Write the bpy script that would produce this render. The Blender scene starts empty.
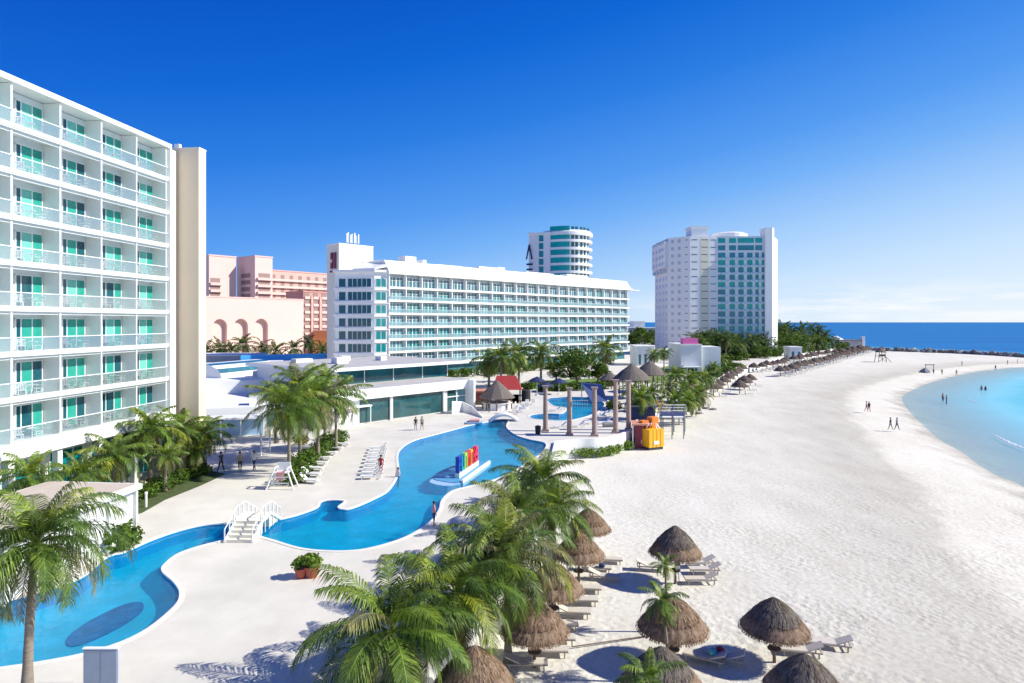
import bpy, bmesh, math, random
import numpy as np
from mathutils import Vector, Matrix
from mathutils.geometry import tessellate_polygon
R = math.radians
random.seed(7)
sc = bpy.context.scene
col = sc.collection
# ---------------------------------------------------------------- camera
EYE = 16.0; F = 640.0; HOR = 322.0
cam_d = bpy.data.cameras.new('camera'); cam = bpy.data.objects.new('camera', cam_d); col.objects.link(cam)
cam.location = (0, 0, EYE); cam.rotation_euler = (R(90), 0, 0)
cam_d.sensor_width = 36; cam_d.lens = 22.5; cam_d.shift_y = -19.5/1024
cam_d.clip_start = 0.1; cam_d.clip_end = 60000
sc.camera = cam
# ---------------------------------------------------------------- light
SUN_EL, SUN_AZ = R(37), R(-3)          # azimuth from +X towards +Y
sd = Vector((math.cos(SUN_EL)*math.cos(SUN_AZ), math.cos(SUN_EL)*math.sin(SUN_AZ), math.sin(SUN_EL)))
sun_d = bpy.data.lights.new('sun', 'SUN'); sun_d.energy = 4.3; sun_d.angle = R(0.5); sun_d.color = (1.0, 0.965, 0.84)
sun = bpy.data.objects.new('sun', sun_d); col.objects.link(sun)
sun.rotation_euler = sd.to_track_quat('Z', 'Y').to_euler()
sun.location = (60, 0, 80)
w = bpy.data.worlds.new('World'); sc.world = w; w.use_nodes = True
nt = w.node_tree; nt.nodes.clear()
N = nt.nodes.new; L = nt.links.new
sky = N('ShaderNodeTexSky'); sky.sky_type = 'NISHITA'; sky.sun_disc = False
sky.sun_elevation = SUN_EL; sky.sun_rotation = math.pi/2 - SUN_AZ
sky.air_density = 1.0; sky.dust_density = 0.25; sky.ozone_density = 3.5; sky.altitude = 0
hs = N('ShaderNodeHueSaturation'); hs.inputs['Saturation'].default_value = 1.28; hs.inputs['Hue'].default_value = 0.505
L(sky.outputs[0], hs.inputs['Color'])
tc0 = N('ShaderNodeTexCoord'); sx0 = N('ShaderNodeSeparateXYZ'); L(tc0.outputs['Generated'], sx0.inputs[0])
gr = N('ShaderNodeValToRGB'); ge = gr.color_ramp.elements
ge[0].position = 0; ge[0].color = (.80, .89, .98, 1); ge[1].position = 1; ge[1].color = (.0, .04, .35, 1)
for p_, c_ in ((.10, (.57, .75, .97)), (.16, (.40, .63, .96)), (.25, (.17, .43, .92)), (.31, (.085, .32, .87)), (.42, (.02, .20, .76)), (.52, (.002, .13, .66)), (.62, (.0, .088, .57))):
    e_ = ge.new(p_); e_.color = (*c_, 1)
# the sky is paler towards the sun side
az_ = N('ShaderNodeMath'); az_.operation = 'MULTIPLY_ADD'; az_.inputs[1].default_value = -.20; L(sx0.outputs[0], az_.inputs[0]); L(sx0.outputs[2], az_.inputs[2])
az2 = N('ShaderNodeMath'); az2.operation = 'ADD'; az2.inputs[1].default_value = .12; L(az_.outputs[0], az2.inputs[0]); L(az2.outputs[0], gr.inputs[0])
gs = N('ShaderNodeMix'); gs.data_type = 'RGBA'; gs.blend_type = 'MULTIPLY'; gs.inputs[0].default_value = 1; L(gr.outputs[0], gs.inputs[6]); gs.inputs[7].default_value = (6.6, 6.6, 6.6, 1)
skm = N('ShaderNodeMix'); skm.data_type = 'RGBA'; skm.inputs[0].default_value = .94; L(hs.outputs[0], skm.inputs[6]); L(gs.outputs[2], skm.inputs[7])
tc = N('ShaderNodeTexCoord'); sx = N('ShaderNodeSeparateXYZ'); L(tc.outputs['Generated'], sx.inputs[0])
mp = N('ShaderNodeMapping'); mp.inputs['Scale'].default_value = (3, 3, 30); L(tc.outputs['Generated'], mp.inputs[0])
nz = N('ShaderNodeTexNoise'); nz.inputs['Scale'].default_value = 2.2; nz.inputs['Detail'].default_value = 8; nz.inputs['Roughness'].default_value = .6; L(mp.outputs[0], nz.inputs['Vector'])
cr = N('ShaderNodeValToRGB'); cr.color_ramp.elements[0].position = .44; cr.color_ramp.elements[1].position = .60; L(nz.outputs[0], cr.inputs[0])
band = N('ShaderNodeValToRGB'); e = band.color_ramp.elements
e[0].position = 0.0; e[0].color = (0.5, .5, .5, 1); e[1].position = 0.07; e[1].color = (0, 0, 0, 1)
q = e.new(0.025); q.color = (1, 1, 1, 1)
q = e.new(0.045); q.color = (.3, .3, .3, 1)
L(sx.outputs[2], band.inputs[0])
east = N('ShaderNodeMapRange'); east.inputs[1].default_value = 0.05; east.inputs[2].default_value = 0.5; L(sx.outputs[0], east.inputs[0])
m1 = N('ShaderNodeMath'); m1.operation = 'MULTIPLY'; L(cr.outputs[0], m1.inputs[0]); L(band.outputs[0], m1.inputs[1])
m2 = N('ShaderNodeMath'); m2.operation = 'MULTIPLY'; L(m1.outputs[0], m2.inputs[0]); L(east.outputs[0], m2.inputs[1])
m3 = N('ShaderNodeMath'); m3.operation = 'MULTIPLY'; m3.inputs[1].default_value = .9; L(m2.outputs[0], m3.inputs[0])
mx = N('ShaderNodeMix'); mx.data_type = 'RGBA'; L(m3.outputs[0], mx.inputs[0]); L(skm.outputs[2], mx.inputs[6]); mx.inputs[7].default_value = (6.3, 6.4, 6.6, 1)
bg = N('ShaderNodeBackground'); bg.inputs[1].default_value = 0.10; L(mx.outputs[2], bg.inputs[0])
wo = N('ShaderNodeOutputWorld'); L(bg.outputs[0], wo.inputs[0])
sc.view_settings.view_transform = 'Standard'; sc.view_settings.look = 'None'
sc.view_settings.exposure = 0.64; sc.view_settings.gamma = 1.0
sc.cycles.max_bounces = 7; sc.cycles.transparent_max_bounces = 12
# ---------------------------------------------------------------- helpers
def U(px, py, z=0.0):
    Z = (EYE-z)*F/(py-HOR); return ((px-512)*Z/F, Z)
def XP(px, Z): return (px-512)*Z/F
def ZH(py, Z): return EYE-(py-HOR)*Z/F
ORD = ['first','second','third','fourth','fifth','sixth','seventh','eighth','ninth','tenth','eleventh','twelfth','thirteenth','fourteenth','fifteenth','sixteenth','seventeenth','eighteenth','nineteenth','twentieth']
def ordw(i):
    if i < 20: return ORD[i]
    t = ['', '', 'twenty', 'thirty', 'forty', 'fifty', 'sixty', 'seventy'][(i+1)//10]; r = (i+1) % 10
    if r == 0: return {'twenty':'twentieth','thirty':'thirtieth','forty':'fortieth','fifty':'fiftieth','sixty':'sixtieth','seventy':'seventieth'}[t]
    return t+'-'+ORD[r-1]
def mat(name, color, rough=.6, spec=.5, noise=0, nscale=5, bump=0, bscale=20, color2=None, metal=0, trans=0, attr=None, detail=5, stretch=None, coord='Object'):
    m = bpy.data.materials.new(name); m.use_nodes = True
    t = m.node_tree; b = t.nodes['Principled BSDF']
    b.inputs['Roughness'].default_value = rough; b.inputs['Specular IOR Level'].default_value = spec; b.inputs['Metallic'].default_value = metal
    b.inputs['Base Color'].default_value = (*color, 1)
    tcn = t.nodes.new('ShaderNodeTexCoord'); out = tcn.outputs[coord]
    if stretch:
        mpn = t.nodes.new('ShaderNodeMapping'); mpn.inputs['Scale'].default_value = stretch; t.links.new(out, mpn.inputs[0]); out = mpn.outputs[0]
    if noise or color2:
        n = t.nodes.new('ShaderNodeTexNoise'); n.inputs['Scale'].default_value = nscale; n.inputs['Detail'].default_value = detail; n.inputs['Roughness'].default_value = .65
        t.links.new(out, n.inputs['Vector'])
        r = t.nodes.new('ShaderNodeValToRGB'); r.color_ramp.elements[0].position = .32; r.color_ramp.elements[1].position = .68
        c2 = color2 or tuple(max(0, c*(1-noise)) for c in color)
        r.color_ramp.elements[0].color = (*c2, 1); r.color_ramp.elements[1].color = (*color, 1)
        t.links.new(n.outputs[0], r.inputs[0]); src = r.outputs[0]
        if attr:
            a = t.nodes.new('ShaderNodeAttribute'); a.attribute_name = attr
            mm = t.nodes.new('ShaderNodeMix'); mm.data_type = 'RGBA'; mm.blend_type = 'MULTIPLY'; mm.inputs[0].default_value = 1
            t.links.new(src, mm.inputs[6]); t.links.new(a.outputs['Color'], mm.inputs[7]); src = mm.outputs[2]
        t.links.new(src, b.inputs['Base Color'])
    if bump:
        n2 = t.nodes.new('ShaderNodeTexNoise'); n2.inputs['Scale'].default_value = bscale; n2.inputs['Detail'].default_value = 4
        t.links.new(out, n2.inputs['Vector'])
        bp = t.nodes.new('ShaderNodeBump'); bp.inputs['Strength'].default_value = bump; bp.inputs['Distance'].default_value = .05
        t.links.new(n2.outputs[0], bp.inputs['Height']); t.links.new(bp.outputs[0], b.inputs['Normal'])
    return m
def leafmat(name, color, color2, transl=.35):
    m = mat(name, color, .7 if name.startswith('far') else (.6 if 'palm' not in name else .46), .2 if 'palm' not in name or name.startswith('far') else .35, noise=.3, nscale=1.6, color2=color2, attr='tone')
    t = m.node_tree; b = t.nodes['Principled BSDF']; o = [n for n in t.nodes if n.type == 'OUTPUT_MATERIAL'][0]
    src = b.inputs['Base Color'].links[0].from_socket
    tr = t.nodes.new('ShaderNodeBsdfTranslucent'); t.links.new(src, tr.inputs[0])
    ms = t.nodes.new('ShaderNodeMixShader'); ms.inputs[0].default_value = transl
    t.links.new(b.outputs[0], ms.inputs[1]); t.links.new(tr.outputs[0], ms.inputs[2]); t.links.new(ms.outputs[0], o.inputs[0])
    return m
def sheer(name, tint, body, bodyfac, rough=.05, gl=1.0):
    """clear sheet: tinted transparency, some milky body, fresnel gloss"""
    m = bpy.data.materials.new(name); m.use_nodes = True; t = m.node_tree; t.nodes.clear()
    tr = t.nodes.new('ShaderNodeBsdfTransparent'); tr.inputs[0].default_value = (*tint, 1)
    df = t.nodes.new('ShaderNodeBsdfDiffuse'); df.inputs[0].default_value = (*body, 1)
    g = t.nodes.new('ShaderNodeBsdfGlossy'); g.inputs['Roughness'].default_value = rough
    fr = t.nodes.new('ShaderNodeFresnel'); fr.inputs[0].default_value = 1.33
    a = t.nodes.new('ShaderNodeMixShader'); a.inputs[0].default_value = bodyfac; t.links.new(tr.outputs[0], a.inputs[1]); t.links.new(df.outputs[0], a.inputs[2])
    ml = t.nodes.new('ShaderNodeMath'); ml.operation = 'MULTIPLY'; ml.inputs[1].default_value = gl; t.links.new(fr.outputs[0], ml.inputs[0])
    b = t.nodes.new('ShaderNodeMixShader'); t.links.new(ml.outputs[0], b.inputs[0]); t.links.new(a.outputs[0], b.inputs[1]); t.links.new(g.outputs[0], b.inputs[2])
    o = t.nodes.new('ShaderNodeOutputMaterial'); t.links.new(b.outputs[0], o.inputs[0])
    return m, t, g, fr
M = {}
M['white'] = mat('white_paint', (.84, .84, .82), .5, noise=.06, nscale=.35)
M['whitewall'] = mat('white_stucco', (.82, .83, .82), .8, noise=.07, nscale=.5)
M['cream'] = mat('cream_stucco', (.88, .70, .50), .8, noise=.05, nscale=.3)
M['offwhite'] = mat('offwhite_stucco', (.80, .75, .62), .8, noise=.05, nscale=.3)
M['soffit'] = mat('soffit', (.74, .76, .76), .8, noise=.05, nscale=1)
M['greywall'] = mat('grey_roof', (.50, .48, .48), .9, noise=.2, nscale=.4)
M['tanroof'] = mat('tan_roof', (.55, .46, .40), .9, noise=.15, nscale=.8)
M['teal'] = mat('teal_curtain_glass', (.03, .37, .29), .12, .6, noise=.25, nscale=1.1)
M['teal_light'] = mat('pale_teal_glass', (.17, .55, .46), .12, .6, noise=.2, nscale=1.1)
M['teal_dark'] = mat('deep_teal_glass', (.01, .10, .13), .08, .7, noise=.3, nscale=1.0)
M['glass_dark'] = mat('dark_green_glass', (.025, .11, .12), .08, .8, noise=.5, nscale=.8)
M['glass_pale'] = mat('pale_aqua_glass', (.16, .38, .43), .08, .8, noise=.45, nscale=.7)
M['towerglass'] = mat('tower_teal_glass', (.02, .27, .33), .12, .6, noise=.3, nscale=.5)
M['brightteal'] = mat('bright_teal_glass', (.0, .40, .36), .12, .6, noise=.2, nscale=.3)
M['winrow'] = mat('pale_window', (.42, .47, .56), .3, .5)
M['aquarail'] = mat('aqua_balcony', (.45, .68, .74), .5)
M['glass_blue'] = mat('blue_grey_glass', (.07, .22, .28), .08, .8, noise=.45, nscale=.7)
M['glass_aqua'] = mat('aqua_glass', (.0, .26, .27), .08, .8, noise=.35, nscale=.3)
M['rail'] = mat('rail_metal', (.78, .80, .82), .35, .5)
M['pink'] = mat('pink_stucco', (.66, .42, .37), .85, noise=.08, nscale=.15)
M['palepink'] = mat('pale_pink_stucco', (.76, .54, .49), .85, noise=.05, nscale=.1)
M['deeppink'] = mat('coral_stucco', (.62, .31, .26), .85, noise=.08, nscale=.2)
M['orange_wall'] = mat('orange_wall', (.75, .27, .10), .8, noise=.1, nscale=.5)
M['dark'] = mat('dark_opening', (.06, .07, .09), .5, noise=.2)
M['lav'] = mat('pale_grey_stucco', (.80, .80, .79), .8, noise=.06, nscale=.2)
M['yellowband'] = mat('pale_yellow_stucco', (.74, .70, .55), .8, noise=.06, nscale=.2)
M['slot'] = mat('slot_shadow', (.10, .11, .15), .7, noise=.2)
M['trunk'] = mat('palm_bark', (.30, .25, .20), .9, noise=.45, nscale=4, bump=.5, bscale=9, stretch=(1, 1, 5))
M['leaf'] = leafmat('palm_leaf', (.155, .22, .035), (.055, .11, .02), .30)
M['farleaf'] = leafmat('far_palm_leaf', (.085, .135, .035), (.035, .07, .022), .22)
M['potleaf'] = leafmat('pot_leaf', (.22, .34, .05), (.08, .16, .02), .3)
M['bush'] = leafmat('bush_leaf', (.11, .19, .025), (.04, .085, .015), .25)
M['coconut'] = mat('coconut', (.35, .28, .05), .5, noise=.4, nscale=9)
M['thatchfar'] = mat('weathered_thatch', (.15, .115, .10), .95, .1, noise=.4, nscale=2)
M['thatch'] = mat('brown_thatch', (.31, .225, .165), .95, .1, noise=.5, nscale=7, color2=(.17, .11, .075), bump=.6, bscale=30, attr='tone')
M['thatchcap'] = mat('grey_thatch_cap', (.22, .185, .16), .9, .15, noise=.4, nscale=6, color2=(.11, .095, .085), bump=.5, bscale=30, attr='tone')
M['wood'] = mat('weathered_wood', (.19, .13, .09), .85, noise=.4, nscale=6, stretch=(1, 1, .3))
M['lounger'] = mat('white_plastic', (.80, .80, .79), .4, noise=.04)
M['bedframe'] = mat('pale_wood_frame', (.42, .36, .30), .8, noise=.2)
M['sandlounger'] = mat('beige_canvas', (.62, .56, .48), .8, noise=.15, nscale=6)
M['sling'] = mat('lounger_sling_grey', (.30, .27, .25), .8, noise=.2, nscale=8)
M['colstone'] = mat('pink_stone', (.46, .33, .28), .85, noise=.35, nscale=5, bump=.4, bscale=14)
M['red'] = mat('red_fabric', (.42, .04, .04), .7, noise=.2)
M['hoard'] = mat('blue_hoarding', (.06, .40, .85), .7, noise=.15, nscale=.3)
M['blue'] = mat('blue_tarp', (.012, .05, .22), .7, noise=.3, nscale=2)
M['navy'] = mat('navy_fabric', (.02, .035, .12), .7, noise=.3, nscale=2)
M['terracotta'] = mat('terracotta_pot', (.50, .12, .07), .7, noise=.2)
M['yellow'] = mat('yellow_paint', (.95, .50, .02), .45, noise=.15, nscale=2)
M['orange'] = mat('orange_paint', (.88, .27, .03), .45, noise=.15, nscale=2)
M['maroon'] = mat('maroon_paint', (.26, .03, .05), .5, noise=.2)
M['salmon'] = mat('salmon_paint', (.70, .30, .20), .6, noise=.2)
M['magenta'] = mat('magenta_panel', (.80, .16, .42), .6, noise=.1)
M['cabinet'] = mat('grey_cabinet', (.36, .42, .50), .5, noise=.12, nscale=2)
M['rock'] = mat('breakwater_rock', (.30, .28, .27), .9, noise=.5, nscale=.8, bump=.5, bscale=2)
M['paleblue'] = mat('pale_blue_pad', (.35, .55, .78), .5, noise=.15, nscale=2)
M['cover'] = mat('dark_groundcover', (.10, .14, .04), .95, noise=.6, nscale=2.5, bump=.6, bscale=20)
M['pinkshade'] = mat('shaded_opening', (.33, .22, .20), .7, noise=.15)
M['grass'] = mat('lawn', (.16, .26, .04), .9, noise=.4, nscale=1.5, bump=.5, bscale=30)
M['soil'] = mat('planting_soil', (.12, .15, .05), .95, noise=.4, nscale=3)
M['skin'] = mat('skin', (.45, .25, .17), .5, noise=.1)
M['hair'] = mat('dark_hair', (.03, .02, .015), .6, noise=.2)
for nm, c in dict(c_white=(.75, .75, .75), c_black=(.03, .03, .035), c_navy=(.03, .05, .16), c_tan=(.42, .33, .20), c_red=(.38, .04, .05), c_blue=(.10, .22, .5), c_grey=(.25, .26, .28), c_pink=(.7, .35, .35), c_cyan=(.1, .45, .5)).items():
    M[nm] = mat('cloth_'+nm[2:], c, .85, noise=.15, nscale=6)

class MB:
    def __init__(s): s.v = []; s.f = []; s.m = []; s.mats = []; s.tone = None; s.T = None; s.c = []
    def mi(s, m):
        if m not in s.mats: s.mats.append(m)
        return s.mats.index(m)
    def vert(s, p, t=(1, 1, 1)):
        if s.T is not None: p = s.T @ Vector(p)
        s.v.append((p[0], p[1], p[2])); s.c.append(t); return len(s.v)-1
    def face(s, ids, m): s.f.append(ids); s.m.append(s.mi(m))
    def poly(s, pts, m, t=(1, 1, 1)): s.face([s.vert(p, t) for p in pts], m)
    def box(s, x0, x1, y0, y1, z0, z1, m):
        if x0 > x1: x0, x1 = x1, x0
        if y0 > y1: y0, y1 = y1, y0
        i = [s.vert(p) for p in ((x0,y0,z0),(x1,y0,z0),(x1,y1,z0),(x0,y1,z0),(x0,y0,z1),(x1,y0,z1),(x1,y1,z1),(x0,y1,z1))]
        for q in ((0,3,2,1),(4,5,6,7),(0,1,5,4),(1,2,6,5),(2,3,7,6),(3,0,4,7)): s.face([i[k] for k in q], m)
        return s
    def prism(s, poly, z0, z1, m, mtop=None):
        a = sum(poly[i][0]*poly[(i+1) % len(poly)][1]-poly[(i+1) % len(poly)][0]*poly[i][1] for i in range(len(poly)))
        if a < 0: poly = poly[::-1]
        n = len(poly); b = [s.vert((x, y, z0)) for x, y in poly]; t = [s.vert((x, y, z1)) for x, y in poly]
        for i in range(n): j = (i+1) % n; s.face([b[i], b[j], t[j], t[i]], m)
        s.face(t, mtop or m); s.face(b[::-1], m); return s
    def tube(s, pts, rad, m, n=8, cap=True):
        rings = []
        for i, p in enumerate(pts):
            p = Vector(p); a = Vector(pts[max(0, i-1)]); b = Vector(pts[min(len(pts)-1, i+1)])
            d = (b-a).normalized(); u = d.cross(Vector((0, 1, 0)) if abs(d.y) < .9 else Vector((1, 0, 0))).normalized(); v = d.cross(u)
            r = rad[i] if isinstance(rad, (list, tuple)) else rad
            rings.append([s.vert(p+u*r*math.cos(2*math.pi*k/n)+v*r*math.sin(2*math.pi*k/n)) for k in range(n)])
        for a, b in zip(rings, rings[1:]):
            for k in range(n): s.face([a[k], a[(k+1) % n], b[(k+1) % n], b[k]], m)
        if cap: s.face(rings[0][::-1], m); s.face(rings[-1], m)
        return s
    def lathe(s, prof, m, n=24, c=(0, 0), jit=0, tone=None):
        rings = []
        for r, z in prof:
            t = tone() if tone else (1, 1, 1)
            rings.append([s.vert((c[0]+(r+random.uniform(-jit, jit)*(r > .2))*math.cos(2*math.pi*k/n), c[1]+(r+random.uniform(-jit, jit)*(r > .2))*math.sin(2*math.pi*k/n), z+random.uniform(-jit, jit)*(r > .2)), t) for k in range(n)])
        for a, b in zip(rings, rings[1:]):
            for k in range(n): s.face([a[k], a[(k+1) % n], b[(k+1) % n], b[k]], m)
        s.face(rings[0][::-1], m); s.face(rings[-1], m)
        return s
    def mesh(s, name, smooth=False, tone=False):
        tone = tone or any(k in ('thatch', 'thatchcap', 'leaf', 'bush', 'yleaf', 'farleaf', 'potleaf') for k in s.mats)
        me = bpy.data.meshes.new(name); me.from_pydata(s.v, [], s.f)
        for k in s.mats: me.materials.append(M[k] if isinstance(k, str) else k)
        me.polygons.foreach_set('material_index', s.m)
        if smooth: me.polygons.foreach_set('use_smooth', [True]*len(s.f))
        if tone:
            a = me.color_attributes.new('tone', 'FLOAT_COLOR', 'POINT')
            a.data.foreach_set('color', [x for t in s.c for x in (t[0], t[1], t[2], 1.0)])
        me.update(); return me
    def build(s, name, parent=None, smooth=False, tone=False, label=None):
        if not s.f: return None
        o = bpy.data.objects.new(name, s.mesh(name, smooth, tone)); col.objects.link(o)
        if parent: o.parent = parent
        if label: o['label'] = label
        return o
def tag(o, label=None, cat=None, group=None, kind=None):
    if label: o['label'] = label
    if cat: o['category'] = cat
    if group: o['group'] = group
    if kind: o['kind'] = kind
    return o
def thing(name, label, cat, loc=(0, 0, 0), rz=0, group=None, scale=1):
    o = bpy.data.objects.new(name, None); col.objects.link(o); o.empty_display_size = .3
    o.location = loc; o.rotation_euler = (0, 0, rz); o.scale = (scale,)*3
    return tag(o, label, cat, group)
def dup(src, loc, rz=0, label=None, group=None, scale=None):
    r = src.copy(); col.objects.link(r); r.location = loc; r.rotation_euler = (0, 0, rz)
    if scale: r.scale = (scale,)*3 if not isinstance(scale, tuple) else scale
    if label: r['label'] = label
    if group: r['group'] = group
    for ch in list(src.children):
        c = ch.copy(); col.objects.link(c); c.parent = r
        for g in list(ch.children):
            d = g.copy(); col.objects.link(d); d.parent = c
    return r
def catmull(pts, n=6):
    out = []; L_ = len(pts)
    for i in range(L_):
        p0, p1, p2, p3 = [np.array(pts[(i+k-1) % L_], float) for k in range(4)]
        for k in range(n):
            t = k/n
            out.append(tuple(.5*((2*p1)+(-p0+p2)*t+(2*p0-5*p1+4*p2-p3)*t*t+(-p0+3*p1-3*p2+p3)*t**3)))
    return out
def area(p): return .5*sum(p[i][0]*p[(i+1) % len(p)][1]-p[(i+1) % len(p)][0]*p[i][1] for i in range(len(p)))
def offset(poly, d):
    """outward offset of a closed outline"""
    if area(poly) < 0: poly = poly[::-1]
    out = []; n = len(poly)
    for i in range(n):
        a = Vector(poly[i-1]); b = Vector(poly[(i+1) % n]); t = (b-a)
        if t.length < 1e-6: t = Vector((1, 0))
        t.normalize(); out.append((poly[i][0]+t.y*d, poly[i][1]-t.x*d))
    return out
def flat(name, loops, z, m, up=True):
    vs = [Vector((x, y, z)) for lp in loops for x, y in lp]
    tri = tessellate_polygon([[Vector((x, y, 0)) for x, y in lp] for lp in loops])
    b = MB(); 
    for v in vs: b.vert(v)
    for t in tri:
        a, bb, c = vs[t[0]], vs[t[1]], vs[t[2]]
        nz_ = (bb-a).cross(c-a).z
        b.face(list(t) if (nz_ > 0) == up else list(t)[::-1], m)
    return b
# ---------------------------------------------------------------- terrain, sea, deck, pools
DECK = 2.0; SEA = -0.6
def inside(px, py, poly):
    x, y = np.asarray(px), np.asarray(py); r = np.zeros(x.shape, bool); n = len(poly)
    for i in range(n):
        x1, y1 = poly[i]; x2, y2 = poly[(i+1) % n]
        c = ((y1 > y) != (y2 > y)) & (x < (x2-x1)*(y-y1)/((y2-y1) if y2 != y1 else 1e-9)+x1)
        r ^= c
    return r
def sdist(px, py, poly):
    """>0 inside"""
    d = np.full(px.shape, 1e9); n = len(poly)
    for i in range(n):
        a = np.array(poly[i]); b = np.array(poly[(i+1) % n]); ab = b-a
        t = np.clip(((px-a[0])*ab[0]+(py-a[1])*ab[1])/max(1e-9, ab@ab), 0, 1)
        d = np.minimum(d, np.hypot(px-a[0]-t*ab[0], py-a[1]-t*ab[1]))
    return np.where(inside(px, py, poly), d, -d)
shore_px = [(1024,487),(1003,478.5),(982,467),(962,452),(941,440.5),(924,426),(909,411),(902,399.5),(906,393.6),(924,385),(947,378),(976.6,371.7),(1009,368),(1024,366.7)]
bay = [U(x, y, SEA) for x, y in shore_px]+[(215,236),(240,215),(255,190),(262,120),(265,0),(262,-200),(34,-200),(33,0),(36,25),(42,45)]
bay = catmull(bay, 4)
coast = [(292,-300),(292,0),(290,150),(275,232),(246,303),(214,382),(185,450),(90,600),(-40,900),(-400,3000),(-3000,32000),(32000,32000),(32000,-300)]
pool_px = [(-60,604),(0,601),(40,592),(82,577),(107,557),(124.5,552),(149,541),(174,532),(198,526),(219,523.6),(256,522.5),(276,520),(297,515),(317,507.6),(323,501),(344,501),(338,507),(345,509.5),(358,506),(380,496),(389,490),(396,480),(399,471),(398,457),(401,449),(413,441),(434,435),(453,430),(467,426),(480,423.5),(497,420),(508,420),(506.5,427),(516,435),(530,439.5),(545,443),(544,450),(530,461),(508,474),(490,481),(470,486),(452,491),(442,500),(439,510),(430,522),(410,535),(386,544),(359,550),(330,551),(300,548),(269,539),(251,536),(212,543),(180,553),(164,565),(163,572),(174,582),(180,593),(174,607),(139,634),(85,653.5),(0,668),(-60,672)]
pool = catmull([U(x, y, DECK) for x, y in pool_px], 5)
kid_px = [(547,399),(556,397.5),(570,397),(590,398),(604,403),(600,410),(588,416),(568,420.5),(548,420),(532,418.5),(531,415),(546,413.5),(562,413.5),(566,408),(553,405.5)]
kid = catmull([U(x, y, DECK) for x, y in kid_px], 4)
terr = [U(557,443,DECK),U(568,441.5,DECK),U(582,440.5,DECK),U(597,440,DECK),U(612,438,DECK),U(625,434,DECK),U(635,428,DECK),U(638,421,DECK)]
deck = [(-60,8),(-6,8),(-4.5,16),(-3.8,25),(-2.3,30),(-.4,38),(1.6,45),(3.0,53),(3.6,60),(4.3,66)]+terr+[U(650,411,DECK),U(676,400,DECK),U(700,389,DECK),U(722,377,DECK),U(742,368,DECK),U(785,356,DECK),U(838,348.5,DECK),(172,392),(150,440),(40,590),(-200,800),(-900,800),(-900,8)]
def axis(lo, hi, step, far):
    a = list(np.arange(lo, hi+step, step)); s = step
    while a[-1] < far: s *= 1.35; a.append(a[-1]+s)
    s = step
    while a[0] > -far: s *= 1.35; a.insert(0, a[0]-s)
    return np.array(a)
def grid(name, xs, ys, zf, m, attrs=None, smooth=True):
    X, Y = np.meshgrid(xs, ys); Zv, at = zf(X, Y)
    nx, ny = len(xs), len(ys)
    v = np.stack([X.ravel(), Y.ravel(), Zv.ravel()], 1)
    i = np.arange(nx*ny).reshape(ny, nx)
    f = np.stack([i[:-1,:-1].ravel(), i[:-1,1:].ravel(), i[1:,1:].ravel(), i[1:,:-1].ravel()], 1)
    me = bpy.data.meshes.new(name); me.from_pydata(v.tolist(), [], f.tolist())
    for k, a in at.items():
        t = me.attributes.new(k, 'FLOAT', 'POINT'); t.data.foreach_set('value', a.ravel().astype(np.float32))
    me.polygons.foreach_set('use_smooth', [True]*len(f)); me.materials.append(m); me.update()
    o = bpy.data.objects.new(name, me); col.objects.link(o); return o
rngv = np.random.RandomState(3)
def ground_z(X, Y):
    db = sdist(X, Y, bay); do = sdist(X, Y, coast); dd = sdist(X, Y, deck)
    d = np.maximum(db, do)                       # >0 in the water
    z = np.where(d < 0, np.clip(SEA-d*0.045, SEA, 0), SEA-np.minimum(d*.05, 9))
    z = z + .05*np.sin(X*.35+1.3*np.sin(Y*.21))*np.cos(Y*.27+X*.11)*(d < -8)
    z = np.where(dd > 1.5, -3.0, z)
    return z, {'shore': -db, 'sea': d}
# sand
ms = bpy.data.materials.new('beach_sand'); ms.use_nodes = True; t = ms.node_tree; b = t.nodes['Principled BSDF']
b.inputs['Roughness'].default_value = .95; b.inputs['Specular IOR Level'].default_value = .15
g = t.nodes.new('ShaderNodeNewGeometry')
def tn(sc_, det, rough=.6, st=None):
    n = t.nodes.new('ShaderNodeTexNoise'); n.inputs['Scale'].default_value = sc_; n.inputs['Detail'].default_value = det; n.inputs['Roughness'].default_value = rough
    src = g.outputs['Position']
    if st:
        mm = t.nodes.new('ShaderNodeMapping'); mm.inputs['Scale'].default_value = st; t.links.new(src, mm.inputs[0]); src = mm.outputs[0]
    t.links.new(src, n.inputs['Vector']); return n
def ramp(src, stops):
    r = t.nodes.new('ShaderNodeValToRGB'); e = r.color_ramp.elements
    while len(e) > 1: e.remove(e[-1])
    e[0].position = stops[0][0]; e[0].color = (*stops[0][1], 1)
    for p, c in stops[1:]: q = e.new(p); q.color = (*c, 1)
    t.links.new(src, r.inputs[0]); return r
def mulc(a, b_, fac=1):
    m_ = t.nodes.new('ShaderNodeMix'); m_.data_type = 'RGBA'; m_.blend_type = 'MULTIPLY'; m_.inputs[0].default_value = fac
    t.links.new(a, m_.inputs[6]); t.links.new(b_, m_.inputs[7]); return m_.outputs[2]
n1 = tn(.06, 6); n2_ = tn(2.6, 6, .7); n3 = tn(.35, 5, .6, (1, .35, 1))
c1 = ramp(n1.outputs[0], [(.3, (.69, .655, .58)), (.7, (.755, .725, .655))])
c2 = ramp(n2_.outputs[0], [(.34, (.86, .84, .81)), (.55, (1, 1, 1))])
c3 = ramp(n3.outputs[0], [(.35, (.93, .92, .91)), (.6, (1, 1, 1))])
at = t.nodes.new('ShaderNodeAttribute'); at.attribute_name = 'shore'
mr = t.nodes.new('ShaderNodeMapRange'); mr.inputs[1].default_value = 0; mr.inputs[2].default_value = 50
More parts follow.
